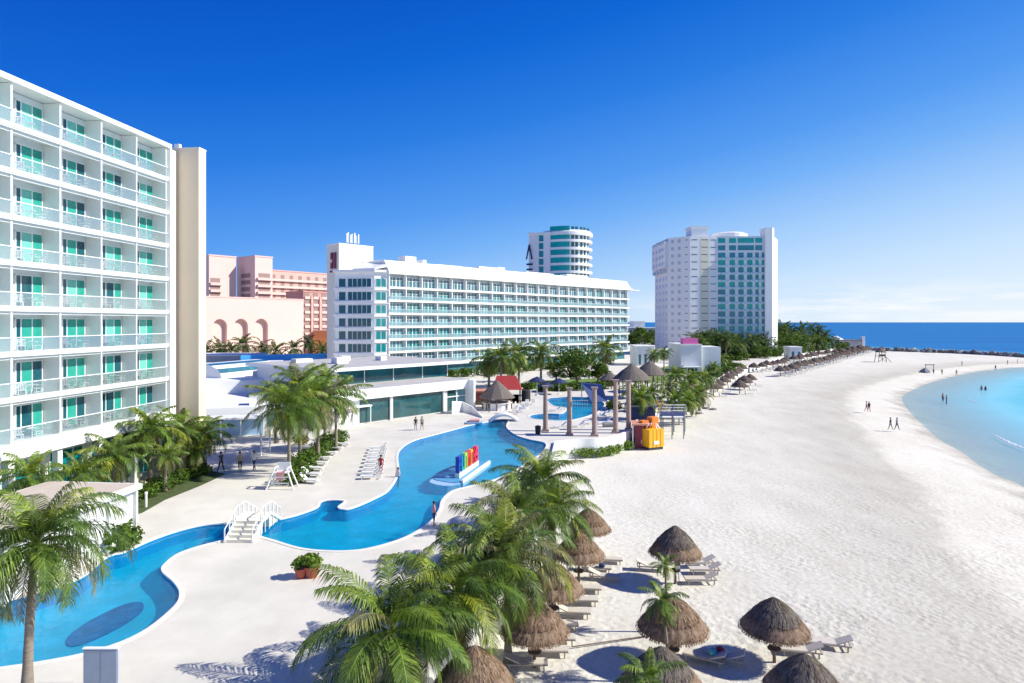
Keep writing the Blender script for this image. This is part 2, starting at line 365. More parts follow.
wob = t.nodes.new('ShaderNodeMath'); wob.operation = 'MULTIPLY_ADD'; wob.inputs[1].default_value = 9; t.links.new(n3.outputs[0], wob.inputs[0]); t.links.new(at.outputs['Fac'], wob.inputs[2])
t.links.new(wob.outputs[0], mr.inputs[0])
c4 = ramp(mr.outputs[0], [(.0, (.62, .62, .60)), (.085, (.72, .71, .68)), (.12, (.93, .92, .89)), (.15, (1.05, 1.04, 1.02)), (.26, (1.04, 1.03, 1.0)), (.31, (.77, .755, .73)), (.45, (.87, .86, .835)), (.62, (.97, .965, .95)), (.80, (1, 1, 1))])
s_ = mulc(mulc(mulc(c1.outputs[0], c2.outputs[0]), c3.outputs[0]), c4.outputs[0])
t.links.new(s_, b.inputs['Base Color'])
vo = t.nodes.new('ShaderNodeTexVoronoi'); vo.feature = 'SMOOTH_F1'; vo.inputs['Scale'].default_value = 2.6; vo.inputs['Smoothness'].default_value = .6
t.links.new(g.outputs['Position'], vo.inputs['Vector'])
ad = t.nodes.new('ShaderNodeMath'); ad.operation = 'MULTIPLY_ADD'; ad.inputs[1].default_value = 1.2; t.links.new(n2_.outputs[0], ad.inputs[0]); t.links.new(vo.outputs[0], ad.inputs[2])
bp = t.nodes.new('ShaderNodeBump'); bp.inputs['Distance'].default_value = .11
sy_ = t.nodes.new('ShaderNodeSeparateXYZ'); t.links.new(g.outputs['Position'], sy_.inputs[0])
my_ = t.nodes.new('ShaderNodeMapRange'); my_.inputs[1].default_value = 35; my_.inputs[2].default_value = 75; my_.inputs[3].default_value = .85; my_.inputs[4].default_value = .07; t.links.new(sy_.outputs[1], my_.inputs[0]); pm_ = t.nodes.new('ShaderNodeMapRange'); pm_.inputs[1].default_value = .38; pm_.inputs[2].default_value = .62; pm_.inputs[3].default_value = .25; pm_.inputs[4].default_value = 1.0
pn_ = tn(.22, 3, .55); t.links.new(pn_.outputs[0], pm_.inputs[0]); pp_ = t.nodes.new('ShaderNodeMath'); pp_.operation = 'MULTIPLY'; t.links.new(my_.outputs[0], pp_.inputs[0]); t.links.new(pm_.outputs[0], pp_.inputs[1]); t.links.new(pp_.outputs[0], bp.inputs['Strength'])
t.links.new(ad.outputs[0], bp.inputs['Height']); t.links.new(bp.outputs[0], b.inputs['Normal'])
xs = axis(-10, 130, 1.3, 33000); ys = axis(8, 270, 1.4, 33000)
tag(grid('sand_beach', xs, ys, ground_z, ms), kind='structure')
# sea
mw = bpy.data.materials.new('sea_water'); mw.use_nodes = True; t = mw.node_tree; t.nodes.clear()
g = t.nodes.new('ShaderNodeNewGeometry')
at = t.nodes.new('ShaderNodeAttribute'); at.attribute_name = 'sea'
mr = t.nodes.new('ShaderNodeMapRange'); mr.inputs[1].default_value = 0; mr.inputs[2].default_value = 120
nw = tn(.07, 4); wob = t.nodes.new('ShaderNodeMath'); wob.operation = 'MULTIPLY_ADD'; wob.inputs[1].default_value = 9; t.links.new(nw.outputs[0], wob.inputs[0]); t.links.new(at.outputs['Fac'], wob.inputs[2])
sb = t.nodes.new('ShaderNodeMath'); sb.operation = 'SUBTRACT'; sb.inputs[1].default_value = 4.5; t.links.new(wob.outputs[0], sb.inputs[0]); t.links.new(sb.outputs[0], mr.inputs[0])
at2 = t.nodes.new('ShaderNodeAttribute'); at2.attribute_name = 'open'
cb = ramp(mr.outputs[0], [(0, (.54, .67, .72)), (.07, (.38, .62, .70)), (.15, (.22, .56, .66)), (.21, (.07, .46, .56)), (.32, (.055, .47, .60)), (1, (.04, .37, .56))])
mo = t.nodes.new('ShaderNodeMapRange'); mo.inputs[1].default_value = 0; mo.inputs[2].default_value = 60; t.links.new(at2.outputs['Fac'], mo.inputs[0])
n5 = tn(.012, 4, .6, (.25, 1, 1)); co = ramp(n5.outputs[0], [(.3, (.002, .115, .36)), (.7, (.003, .15, .42))])
mc = t.nodes.new('ShaderNodeMix'); mc.data_type = 'RGBA'; t.links.new(mo.outputs[0], mc.inputs[0]); t.links.new(cb.outputs[0], mc.inputs[6]); t.links.new(co.outputs[0], mc.inputs[7])
df = t.nodes.new('ShaderNodeBsdfDiffuse'); t.links.new(mc.outputs[2], df.inputs[0])
gl = t.nodes.new('ShaderNodeBsdfGlossy'); gl.inputs['Roughness'].default_value = .12; gl.inputs[0].default_value = (.35, .6, .85, 1)
fr = t.nodes.new('ShaderNodeFresnel'); fr.inputs[0].default_value = 1.33
frm = t.nodes.new('ShaderNodeMath'); frm.operation = 'MINIMUM'; frm.inputs[1].default_value = .22; t.links.new(fr.outputs[0], frm.inputs[0])
wn = tn(1.3, 5, .6, (1, .5, 1)); bp = t.nodes.new('ShaderNodeBump'); bp.inputs['Strength'].default_value = .35; bp.inputs['Distance'].default_value = .12
t.links.new(wn.outputs[0], bp.inputs['Height'])
for n_ in (df, gl, fr): t.links.new(bp.outputs[0], n_.inputs['Normal'])
a1 = t.nodes.new('ShaderNodeMixShader'); t.links.new(frm.outputs[0], a1.inputs[0]); t.links.new(df.outputs[0], a1.inputs[1]); t.links.new(gl.outputs[0], a1.inputs[2])
tr = t.nodes.new('ShaderNodeBsdfTransparent'); tr.inputs[0].default_value = (.82, .93, .97, 1)
al = t.nodes.new('ShaderNodeMapRange'); al.inputs[1].default_value = 0; al.inputs[2].default_value = 16; al.inputs[3].default_value = .25; al.inputs[4].default_value = 1; t.links.new(at.outputs['Fac'], al.inputs[0])
a2 = t.nodes.new('ShaderNodeMixShader'); t.links.new(al.outputs[0], a2.inputs[0]); t.links.new(tr.outputs[0], a2.inputs[1]); t.links.new(a1.outputs[0], a2.inputs[2])
# surf line
o = t.nodes.new('ShaderNodeOutputMaterial'); t.links.new(a2.outputs[0], o.inputs[0])
def sea_z(X, Y):
    db = sdist(X, Y, bay); do = sdist(X, Y, coast)
    return np.full(X.shape, SEA), {'sea': np.maximum(db, do), 'open': do}
tag(grid('sea_water', axis(20, 300, 2.5, 33000), axis(20, 420, 2.5, 33000), sea_z, mw), kind='structure')
# surf: low foam ridges rolling in
M['foam'] = mat('surf_foam', (.85, .88, .9), .7, noise=.15, nscale=3)
def foam(pts, w, lab):
    bb = MB(); P = [Vector((*U(x, y, SEA), SEA)) for x, y in pts]; 
    Q = []
    for i in range(len(P)-1):
        for k in range(8): Q.append(P[i].lerp(P[i+1], k/8))
    prev = None
    for i, p in enumerate(Q):
        d = (Q[min(i+1, len(Q)-1)]-Q[max(i-1, 0)]).normalized(); s = Vector((d.y, -d.x, 0)); k = math.sin(math.pi*i/(len(Q)-1))
        ww = w*k*random.uniform(.6, 1.2)
        ring = [bb.vert(p-s*ww*.8+Vector((0, 0, -.02))), bb.vert(p+Vector((0, 0, .14*k))), bb.vert(p+s*ww*.5+Vector((0, 0, -.02)))]
        if prev:
            for a in (0, 1): bb.face([prev[a], ring[a], ring[a+1], prev[a+1]], 'foam')
        prev = ring
    tag(bb.build('surf_foam', smooth=True), kind='structure')
foam([(992,433),(1000,438),(1010,443),(1026,449),(1045,452)], .55, '')
foam([(966,398),(972,401),(978,403)], .4, '')
# deck, with the pools cut out
M['deck'] = mat('deck_concrete', (.70, .66, .59), .85, .2, noise=.17, nscale=.3, bump=.1, bscale=12, coord='Object')
M['coping'] = mat('pool_coping', (.80, .77, .71), .6, noise=.08, nscale=1)
M['pooltile'] = mat('blue_pool_tile', (.0, .60, .86), .4, noise=.30, nscale=.6)  # tile mottling also paints in the dapple of caustics on the floor
M['poolwall'] = mat('pool_wall_tile', (.0, .30, .66), .4, noise=.2, nscale=1)
M['pooldark'] = mat('dark_blue_mosaic', (.0, .012, .17), .4, noise=.6, nscale=1.6, color2=(.005, .10, .42))
M['poollight'] = mat('pale_pool_ledge', (.20, .66, .90), .4, noise=.1, nscale=1)
cop = .2
deckb = flat('pool_deck', [deck, offset(pool, cop), offset(kid, .25)], DECK, 'deck')
n = len(deck)
dd = deck if area(deck) > 0 else deck[::-1]
for i in range(n):
    a, c = dd[i], dd[(i+1) % n]; deckb.poly([(a[0], a[1], -1.5), (c[0], c[1], -1.5), (c[0], c[1], DECK), (a[0], a[1], DECK)], 'whitewall')
tag(deckb.build('pool_deck'), kind='structure')
def coping(poly, w, name):
    bb = MB(); ins = poly if area(poly) > 0 else poly[::-1]; outp = offset(ins, w); n = len(ins); zt = DECK+.035
    A = [bb.vert((x, y, DECK-.05)) for x, y in offset(ins, -.04)]; A2 = [bb.vert((x, y, zt)) for x, y in offset(ins, -.04)]; B = [bb.vert((x, y, zt)) for x, y in outp]; C = [bb.vert((x, y, DECK-.05)) for x, y in outp]
    for i in range(n):
        j = (i+1) % n
        bb.face([A[j], A[i], A2[i], A2[j]], 'coping'); bb.face([A2[i], B[i], B[j], A2[j]][::-1], 'coping'); bb.face([B[i], C[i], C[j], B[j]][::-1], 'coping')
    tag(bb.build(name), kind='structure')
coping(pool, cop, 'pool_coping'); coping(kid, .25, 'pool_coping')
def basin(poly, zf, name):
    bb = flat(name, [poly], zf, 'pooltile'); ins = poly if area(poly) > 0 else poly[::-1]; n = len(ins)
    for i in range(n):
        a, c = ins[i], ins[(i+1) % n]; bb.poly([(a[0], a[1], zf), (a[0], a[1], DECK-.02), (c[0], c[1], DECK-.02), (c[0], c[1], zf)], 'poolwall')
    tag(bb.build(name), kind='structure')
basin(pool, 1.1, 'pool_basin'); basin(kid, 1.2, 'pool_basin')
POOLW = 1.88
mwat, t, gls, fre = sheer('pool_water', (.80, .98, 1.0), (.0, .55, .88), .12, .03, .5)
g = t.nodes.new('ShaderNodeNewGeometry'); wn = tn(2.4, 3, .5); bp = t.nodes.new('ShaderNodeBump'); bp.inputs['Strength'].default_value = .5; bp.inputs['Distance'].default_value = .05
t.links.new(wn.outputs[0], bp.inputs['Height']); t.links.new(bp.outputs[0], gls.inputs['Normal']); t.links.new(bp.outputs[0], fre.inputs['Normal'])
M['poolwater'] = mwat
tag(flat('pool_water', [pool], POOLW, 'poolwater').build('pool_water'), kind='structure')
tag(flat('pool_water', [kid], POOLW, 'poolwater').build('pool_water'), kind='structure')
# basin floor features
Zf = 1.25
def uw(pts, z): return [U(x, y, z) for x, y in pts]
ledge = catmull(uw([(516,466),(534,455),(544,447),(548,444),(545,453),(532,463),(512,476)], 1.5), 4)
bb = MB().prism(ledge, 1.09, 1.5, 'poollight'); tag(bb.build('pool_step'), kind='structure')
oval = catmull(uw([(66,640),(78,628),(100,615),(125,604),(141,602),(143,609),(132,619),(110,632),(85,643),(70,646)], 1.15), 5)
bb = MB().prism(oval, 1.08, 1.15, 'pooldark'); tag(bb.build('pool_mosaic'), kind='structure')
# lawn and planting beds on the deck
def bed(name, pts, m, z=DECK+.004): tag(flat(name, [[U(x, y, DECK) for x, y in pts]], z, m).build(name), kind='structure')
bed('lawn', [(530,381),(600,378),(620,384),(590,389),(545,391),(528,388)], 'grass')
bed('lawn', [(690,372),(715,366),(735,364),(728,371),(705,378),(692,382)], 'grass')
bed('lawn', [(640,372),(668,366),(690,362),(700,368),(672,380),(645,384)], 'grass')
bed('planting_bed', [(108,503),(140,490),(172,482),(212,471),(226,474),(200,486),(165,500),(142,513),(118,520)], 'cover')
bed('planting_bed', [(288,487),(296,474),(306,462),(322,450),(338,440),(346,440),(338,449),(318,462),(306,482)], 'cover')
# ---------------------------------------------------------------- near hotel (left)
LV = [7.75+3.08*k for k in range(9)]   # 8 balcony rows; LV[8] = roof
BAY = 4.084; NB = 7
ang = math.atan2(.9944, .1056)
E = Vector((-31.9, 59.4)); O = E-Vector((.1056, .9944))*(BAY*NB)
hot = thing('hotel_building', 'white hotel block with balconies and teal sliding doors at the left edge, nearest', 'hotel', (O.x, O.y, DECK), ang)
LEN = BAY*NB; Z0 = -DECK
MB().box(0, LEN+.9, 1.5, 15, 0, LV[8]-DECK-.3, 'whitewall').box(0, LEN+.9, 1.5, 15.2, LV[8]-DECK-.298, LV[8]-DECK+.05, 'greywall').build('wall', hot)
b = MB()
b.box(-.2, LEN+.35, -.12, 1.52, LV[8]-DECK-.22, LV[8]-DECK, 'white').box(-.2, LEN+.35, -.14, .1, LV[8]-DECK+.002, LV[8]-DECK+.16, 'white')
b.build('roof_cornice', hot)
for k in range(8):
    z = LV[k]-DECK; b = MB()
    if k == 0:
        b.box(0, LEN, -.12, 1.498, z-1.05, z, 'white')
    else:
        b.box(0, LEN, 0, 1.498, z-.26, z, 'white').box(0, LEN, -.06, .12, z-.16, z+.1, 'white').box(0, LEN, .22, .40, z-.46, z-.262, 'soffit')
    b.build('balcony_slab', hot)
M['railmilk'] = sheer('milky_railing_glass', (.85, .94, .96), (.42, .60, .64), .34, .05, .6)[0]
M['railglass'] = sheer('balcony_glass', (.93, .96, .97), (.62, .72, .80), .10, .04, .6)[0]
b0 = MB().box(.1, BAY-.1, .05, .075, .12, 1.0, 'railglass')
gm = b0.mesh('railing_glass')
rm = MB().box(.0, BAY, .035, .09, 1.0, 1.06, 'rail').mesh('railing')
divm = MB().box(-.07, .07, .13, 1.497, 0, 3.08-.262, 'white').mesh('balcony_divider')
def door_mesh(kind):
    f = MB(); x0, x1, h = 1.62, 3.92, 2.38
    for x in (x0, x0+.42, x0+1.36, x1-.07): f.box(x, x+.07, 1.40, 1.49, .02, h, 'white')
    f.box(x0, x1, 1.405, 1.485, h-.07, h, 'white').box(x0, x1, 1.405, 1.485, .02, .09, 'white')
    p = MB(); a, c = [('teal_light', 'teal'), ('teal', 'teal'), ('teal_dark', 'teal'), ('teal', 'teal_dark')][kind]
    p.box(x0+.07, x0+.42, 1.44, 1.46, .09, h-.07, 'teal_dark').box(x0+.49, x0+1.36, 1.44, 1.46, .09, h-.07, a).box(x0+1.43, x1-.07, 1.43, 1.45, .09, h-.07, c)
    return f.mesh('door_frame'), p.mesh('door_glass')
doors = [door_mesh(k) for k in range(4)]
def link(me, name, parent, loc=(0, 0, 0), rz=0):
    o = bpy.data.objects.new(name, me); col.objects.link(o); o.parent = parent; o.location = loc; o.rotation_euler = (0, 0, rz); return o
lamp_m = MB().box(-.07, .07, 1.40, 1.495, 1.75, 2.0, 'dark').mesh('wall_lamp')
rr = random.Random(5)
for k in range(8):
    z = LV[k]-DECK
    for j in range(1, NB):      # bay 0 lies wholly outside the frame
        d = rr.choices(range(4), (3, 4, 1, 2))[0]
        f = link(doors[d][0], 'sliding_door', hot, (j*BAY, 0, z)); link(doors[d][1], 'door_glass', f)
        r = link(rm, 'balcony_railing', hot, (j*BAY, 0, z)); link(gm, 'railing_glass', r)
        link(divm, 'balcony_divider', hot, (j*BAY, 0, z))
    link(divm, 'balcony_divider', hot, (LEN-.1, 0, z))
# ground storey
for j in range(NB+1): MB().box(j*BAY-.22, j*BAY+.22, .15, .6, 0, LV[0]-DECK-1.052, 'white').build('ground_floor_column', hot)
for j in range(1, NB):
    w_ = MB().box(j*BAY+.5, j*BAY+3.6, 1.42, 1.49, .4, 4.2, 'glass_aqua').build('shopfront_window', hot)
    MB().box(j*BAY+.4, j*BAY+.5, 1.38, 1.49, .4, 4.3, 'white').box(j*BAY+1.5, j*BAY+1.58, 1.38, 1.418, .4, 4.2, 'white').box(j*BAY+2.6, j*BAY+2.68, 1.38, 1.418, .4, 4.2, 'white').box(j*BAY+.5, j*BAY+3.7, 1.38, 1.49, 4.2, 4.3, 'white').build('frame', w_)
# end pilaster and fin wall
MB().box(LEN, LEN+.85, -.18, 1.499, 0, LV[8]-DECK-.33, 'white').build('end_pilaster', hot)
fb = MB(); fx = LEN+1.2
fb.box(fx-.3, fx+1.4, 1.0, 15.0, 0, LV[8]-DECK-.4, 'offwhite')
fb.box(fx, fx+1.15, -2.25, 1.0, 0, 30.35, 'cream'); fb.box(fx-.02, fx+1.17, -2.29, 1.02, 30.35, 30.5, 'offwhite')
fb.build('end_wall', hot)
MB().box(fx+.1, fx+.5, -.2, .3, 30.52, 30.9, 'white').build('roof_vent', hot)
# balcony furniture (visible bays only)
def chair_mesh():
    b = MB()
    for x in (-.22, .22):
        for y in (-.2, .22): b.tube([(x, y, 0), (x*.92, y*.92, .42)], .022, 'lounger', 5)
    b.box(-.25, .25, -.24, .24, .40, .44, 'lounger')
    for x in (-.2, -.07, .07, .2): b.poly([(x-.045, .22, .44), (x+.045, .22, .44), (x+.055, .33, .88), (x-.055, .33, .88)], 'lounger')
    b.box(-.26, .26, .30, .35, .84, .9, 'lounger'); b.box(-.29, -.24, -.22, .3, .62, .65, 'lounger'); b.box(.24, .29, -.22, .3, .62, .65, 'lounger')
    return b.mesh('balcony_chair')
def table_mesh():
    b = MB().lathe([(.33, .70), (.33, .73)], 'lounger', 14).tube([(0, 0, .04), (0, 0, .70)], .03, 'lounger', 6).lathe([(.24, 0), (.24, .04)], 'lounger', 10)
    return b.mesh('balcony_table')
chm, tbm = chair_mesh(), table_mesh()
Mh = Matrix.Translation((O.x, O.y, DECK)) @ Matrix.Rotation(ang, 4, 'Z')
for k in range(8):
    row = ordw(7-k)+' balcony row down'
    for j in range(3, 7):
        bay = ordw(6-j)+' bay from far end'
        for nm, me, lx, ly, rz, lab in (('balcony_chair', chm, 1.35, .75, R(-70), 'nearer white chair'), ('balcony_chair', chm, 2.95, .8, R(65), 'farther white chair'), ('balcony_table', tbm, 2.15, .7, 0, 'small round white table')):
            o = bpy.data.objects.new(nm, me); col.objects.link(o)
            p = Mh @ Vector((j*BAY+lx+rr.uniform(-.15, .15), ly, LV[k]-DECK)); o.location = p; o.rotation_euler = (0, 0, ang+rz+rr.uniform(-.4, .4)+math.pi)
            tag(o, f'{lab}, nearest hotel, {row}, {bay}', 'chair' if 'chair' in nm else 'table', 'chairs on the hotel balconies' if 'chair' in nm else 'tables on the hotel balconies')
# ---------------------------------------------------------------- small service building by the pool
sa = math.atan2(.9944, .1056); SX, SY = XP(140, 41), 41.0
sv = thing('service_building', 'low white building with tan roof and louvres beside the left end of the pool', 'building', (SX, SY, DECK), sa)
MB().box(-12, 0, .35, 6.2, 0, 3.3, 'white').build('wall', sv)
MB().box(-12.2, .15, -.05, 6.4, 3.3, 3.62, 'white').box(-12.0, -.1, .2, 6.2, 3.62, 3.66, 'tanroof').build('roof', sv)
for i in range(5):
    lv = MB(); x = -2.35-i*2.35
    lv.box(x, x+1.9, .29, .34, 2.35, 3.0, 'greywall')
    for q in range(5): lv.box(x, x+1.9, .24, .29, 2.4+q*.12, 2.44+q*.12, 'soffit')
    lv.build('louvre', sv)
for i in range(6): MB().box(-.2-i*2.35, -.02-i*2.35, .12, .345, 0, 3.3, 'white').build('pilaster', sv)
MB().box(-1.9, -.8, .28, .345, 0, 2.1, 'lav').build('door', sv)
# ---------------------------------------------------------------- cabinet at the bottom edge
cx = XP(100.5, 24.6); cb = thing('privacy_screen', 'grey-blue rectangular screen panel standing at the bottom left edge', 'screen', (cx, 24.6, DECK))
MB().box(-.66, .66, 0, .10, 0, 1.42, 'cabinet').build('panel', cb)
MB().box(-.69, .69, -.03, .13, 1.42, 1.46, 'white').build('lit_top_edge', cb)  # white strip paints in the sunlight catching the panel's top edge
for s in (-1, 1): MB().box(min(.02*s, .62*s), max(.02*s, .62*s), -.02, -.002, .06, 1.38, 'cabinet').build('pane', cb)
# ---------------------------------------------------------------- restaurant building
P0 = Vector((XP(340, 85), 85.0)); P1 = Vector((XP(475, 104), 104.0)); d = (P1-P0).normalized(); ra = math.atan2(d.y, d.x); RL = (P1-P0).length
rs = thing('restaurant_building', 'two-storey white and glass restaurant building with flat grey roofs behind the pool deck', 'restaurant', (P0.x, P0.y, DECK), ra)
def rx(px, y=0):
    sx_, sy_ = P0.x-math.sin(ra)*y, P0.y+math.cos(ra)*y; k = (px-512)/F
    return (k*sy_-sx_)/(math.cos(ra)-k*math.sin(ra))
MB().box(-2, RL-1.5, .5, 16, 0, 3.4, 'lav').build('lower_wall', rs)
MB().box(-2.5, RL-.2, -.3, 9, 3.4, 4.75, 'white').box(-2.3, RL-.4, .2, 8.9, 4.75, 4.78, 'greywall').build('lower_roof', rs)
UX0, UX1 = rx(338, 7.6), rx(447, 7.6)
MB().box(UX0-3, UX1-.1, 7.62, 26, 4.79, 6.9, 'lav').build('upper_wall', rs)
MB().box(UX0-4, rx(469, 5.6), 5.6, 28, 6.9, 7.35, 'white').box(UX0-3.8, rx(469, 5.6)-.2, 5.8, 27.8, 7.35, 7.40, 'greywall').build('upper_roof', rs)
for a, c in ((338, 364), (364.7, 393), (393.7, 422), (422.7, 447)):
    g_ = MB().box(rx(a, 7.5), rx(c, 7.5), 7.5, 7.6, 4.82, 6.88, 'teal_dark').build('upper_window', rs)
    MB().box(rx(c, 7.5), rx(c, 7.5)+.12, 7.44, 7.6, 4.8, 6.89, 'lav').build('mullion', g_)
for i, (x, y, w_, h_) in enumerate(((4, 14, 2.2, 1.0), (9, 20, 1.6, .8), (1, 21, 3.0, .6), (14, 16, 1.2, .7))): MB().box(UX0+x, UX0+x+w_, y, y+1.6, 7.41, 7.4+h_, 'lav').build('rooftop_unit', rs)
for (a, c) in ((362, 391), (394, 444)):
    g_ = MB().box(rx(a), rx(c), .38, .49, .15, 3.35, 'glass_dark').build('lower_window', rs)
    MB().box(rx(c), rx(c)+.42, .1, .495, 0, 3.39, 'white').build('column', g_)
    for q_ in range(1, 4): x = rx(a)+(rx(c)-rx(a))*q_/4; MB().box(x-.02, x+.02, .35, .378, .15, 3.34, 'glass_blue').build('mullion', g_)
e0, e1 = rx(447)+.1, rx(467); em = (e0+e1)/2
e_ = MB()
for x in (e0, em, e1): e_.box(x, x+.14, .22, .49, 0, 3.39, 'white')
e_.box(e0, e1, .25, .48, 2.2, 2.34, 'white').build('entrance_frame', rs)
MB().box(e0+.15, em, .4, .48, .02, 2.19, 'glass_dark').box(em+.15, e1, .4, .48, .02, 2.19, 'glass_pale').box(e0+.15, em, .4, .48, 2.35, 3.3, 'glass_dark').box(em+.15, e1, .4, .48, 2.35, 3.3, 'glass_pale').build('glass_door', rs)
MB().box(RL-1.9, RL-1.5, -1.6, 8, 0, 4.75, 'white').build('side_wall', rs)
# curved white ramp wall to the right of it
rp = MB(); pts = [U(452, 414, DECK), U(462, 412, DECK), U(472, 413, DECK), U(482, 418, DECK)]
for i in range(3):
    a, c = pts[i], pts[i+1]; h0, h1 = [1.9, 1.6, 1.0, .2][i], [1.9, 1.6, 1.0, .2][i+1]
    rp.poly([(a[0], a[1], DECK), (c[0], c[1], DECK), (c[0], c[1], DECK+h1), (a[0], a[1], DECK+h0)], 'white')
    rp.poly([(a[0], a[1]+.4, DECK), (c[0], c[1]+.4, DECK), (c[0], c[1]+.4, DECK+h1), (a[0], a[1]+.4, DECK+h0)][::-1], 'white')
    rp.poly([(a[0], a[1], DECK+h0), (c[0], c[1], DECK+h1), (c[0], c[1]+.4, DECK+h1), (a[0], a[1]+.4, DECK+h0)], 'white')
tag(rp.build('curved_wall'), 'low white curved wall stepping down beside the restaurant corner', 'wall')
# marquee tents in front
for i, (px, py, L_, dd_, lab) in enumerate(((348, 424, 6.6, 2.6, 'white flat canopy on slim posts against the restaurant front'), (236, 436, 7.0, 3.0, 'white flat canopy with blue-grey side between two palm groups'))):
    x, y = U(px, py, DECK); a = ra if i == 0 else .25
    c_ = thing('shade_canopy', lab, 'canopy', (x, y-.9, DECK), a)
    MB().box(-L_/2, L_/2, -dd_/2, dd_/2, 2.35, 2.55, 'white').build('roof', c_)
    for sx_ in (-1, -.33, .33, 1):
        for sy in (-1, 1): MB().box(sx_*(L_/2-.15)-.05, sx_*(L_/2-.15)+.05, sy*(dd_/2-.15)-.05, sy*(dd_/2-.15)+.05, 0, 2.35, 'white').build('post', c_)
    MB().box(-L_/2+.2, L_/2-.2, dd_/2-.25, dd_/2-.2, 0, 2.3, 'paleblue' if i else 'glass_blue').build('side_panel', c_)
# white flat-roofed service wing between near hotel and restaurant
sw = thing('service_wing', 'white single-storey wing with stepped flat roofs between the near hotel and the restaurant', 'building', (0, 0, 0)); _r = R(20); sw.rotation_euler = (0, 0, _r); sw.location = (-41-(-41*math.cos(_r)-80*math.sin(_r)), 80-(-41*math.sin(_r)+80*math.cos(_r)), 0)
MB().box(-47, -25, 80, 100, 2, 4.7, 'white').box(-46.8, -25.2, 80.4, 99.8, 4.7, 4.74, 'lav').build('front_block', sw)
MB().box(-47, -25, 79.7, 80, 2, 5.05, 'white').build('front_parapet', sw)
MB().box(-66, -25, 100, 150, 2, 6.8, 'white').box(-65.7, -25.3, 100.3, 149.7, 6.8, 6.84, 'white').build('rear_block', sw)
MB().box(-33.6, -32.0, 84, 86, 4.75, 5.9, 'white').build('roof_hatch', sw)
MB().box(-33.5, -30.6, 95, 97, 4.75, 5.5, 'lav').build('roof_unit', sw)
for i in range(5): MB().box(-38+i*3.4, -36+i*3.4, 79.62, 79.7, 2.5, 4.2, 'glass_blue').build('window', sw)
b = MB()
for i in range(9):
    a0, a1 = math.pi*i/9, math.pi*(i+1)/9
    x0, x1 = 4.2*math.cos(a0), 4.2*math.cos(a1); z0, z1 = 2.3*math.sin(a0), 2.3*math.sin(a1)
    b.poly([(x0, -7, z0), (x0, 7, z0), (x1, 7, z1), (x1, -7, z1)], 'glass_blue' if i % 2 else 'lav')
b.poly([(4.2*math.cos(math.pi*i/9), -7, 2.3*math.sin(math.pi*i/9)) for i in range(10)], 'lav'); b.poly([(4.2*math.cos(math.pi*i/9), 7, 2.3*math.sin(math.pi*i/9)) for i in range(9, -1, -1)], 'lav')
o = b.build('vaulted_skylight', sw); o.location = (-37.6, 112.8, 6.84); o.rotation_euler = (0, 0, R(-38))
MB().box(-66, -61.5, 110, 116, 6.9, 8.6, 'lav').build('plant_box', sw)
for i, (x, y, w_, h_) in enumerate(((-34, 106, 2, 1.0), (-30, 118, 3, .8), (-38, 126, 2.4, 1.2), (-44, 104, 1.6, .7), (-33, 136, 4, .9), (-31, 90, 1.4, .6))): MB().box(x, x+w_, y, y+2, (6.85 if y > 99 else 4.75), (6.85 if y > 99 else 4.75)+h_, 'lav').build('rooftop_unit', sw)
bf = MB().box(-18.5, 18.5, -.25, .25, 2, 8.2, 'hoard').build('tarp_hoarding'); bf.location = (-47.5, 159, 0); bf.rotation_euler = (0, 0, R(30)); tag(bf, 'long bright blue hoarding stretched behind the white flat roofs', 'hoarding')
bf = MB().box(-80, -64, 158, 166, 2, 7.6, 'greywall').prism([(-80.5,157.5),(-63.5,157.5),(-63.5,166.5),(-80.5,166.5)], 7.6, 8.0, 'lav').build('storage_shed'); tag(bf, 'grey flat shed left of the blue hoarding, partly behind the near hotel', 'shed')
# ---------------------------------------------------------------- middle hotel
ma = math.atan2(.745, .667); ML = 105.6; MO = (-28.8, 151.0)
mh = thing('hotel_building', 'long seven-storey white hotel with glass-railed balconies in the middle, behind the pool', 'hotel', (*MO, DECK+.9), ma)
MB().prism([(0, 1.6), (ML, 1.6), (ML, 14), (0, 14)], -1.2, 24.5, 'whitewall').build('wall', mh)
rf = MB(); rf.prism([(-.6, -.5), (ML+2.5, -.5), (ML+1, 14.5), (-.6, 14.5)], 24.5, 25.1, 'white')
# sloping parapet fascia
for (x0, x1) in ((-.6, ML+1.2),):
    rf.poly([(x0, -.5, 25.1), (x1, -.5, 25.1), (x1, 1.4, 27.8), (x0, 1.4, 27.8)], 'white'); rf.poly([(x0, 1.4, 27.8), (x1, 1.4, 27.8), (x1, 14.4, 27.8), (x0, 14.4, 27.8)], 'white')
    rf.poly([(x1, -.5, 25.1), (x1, 14.4, 25.1), (x1, 14.4, 27.8), (x1, 1.4, 27.8)], 'white'); rf.poly([(x0, -.5, 25.1), (x0, 1.4, 27.8), (x0, 14.4, 27.8), (x0, 14.4, 25.1)], 'white'); rf.poly([(x0, 14.4, 25.1), (x0, 14.4, 27.8), (x1, 14.4, 27.8), (x1, 14.4, 25.1)], 'white')
rf.build('roof', mh)
MB().box(ML-2, ML+7, -.6, 3, 24.55, 24.75, 'white').build('roof_blade', mh)
ML_LV = [0.3, 2.9, 6.0, 9.0, 12.0, 15.1, 18.2, 21.3]
NBM = 21; BW = ML/NBM
sm = 1
for z in ML_LV[1:]:
    MB().box(-.3, ML+.8, 0, 1.598, z-.28, z, 'white').box(-.35, ML+.85, -.08, .1, z-.32, z+.22, 'white').build('balcony_slab', mh)
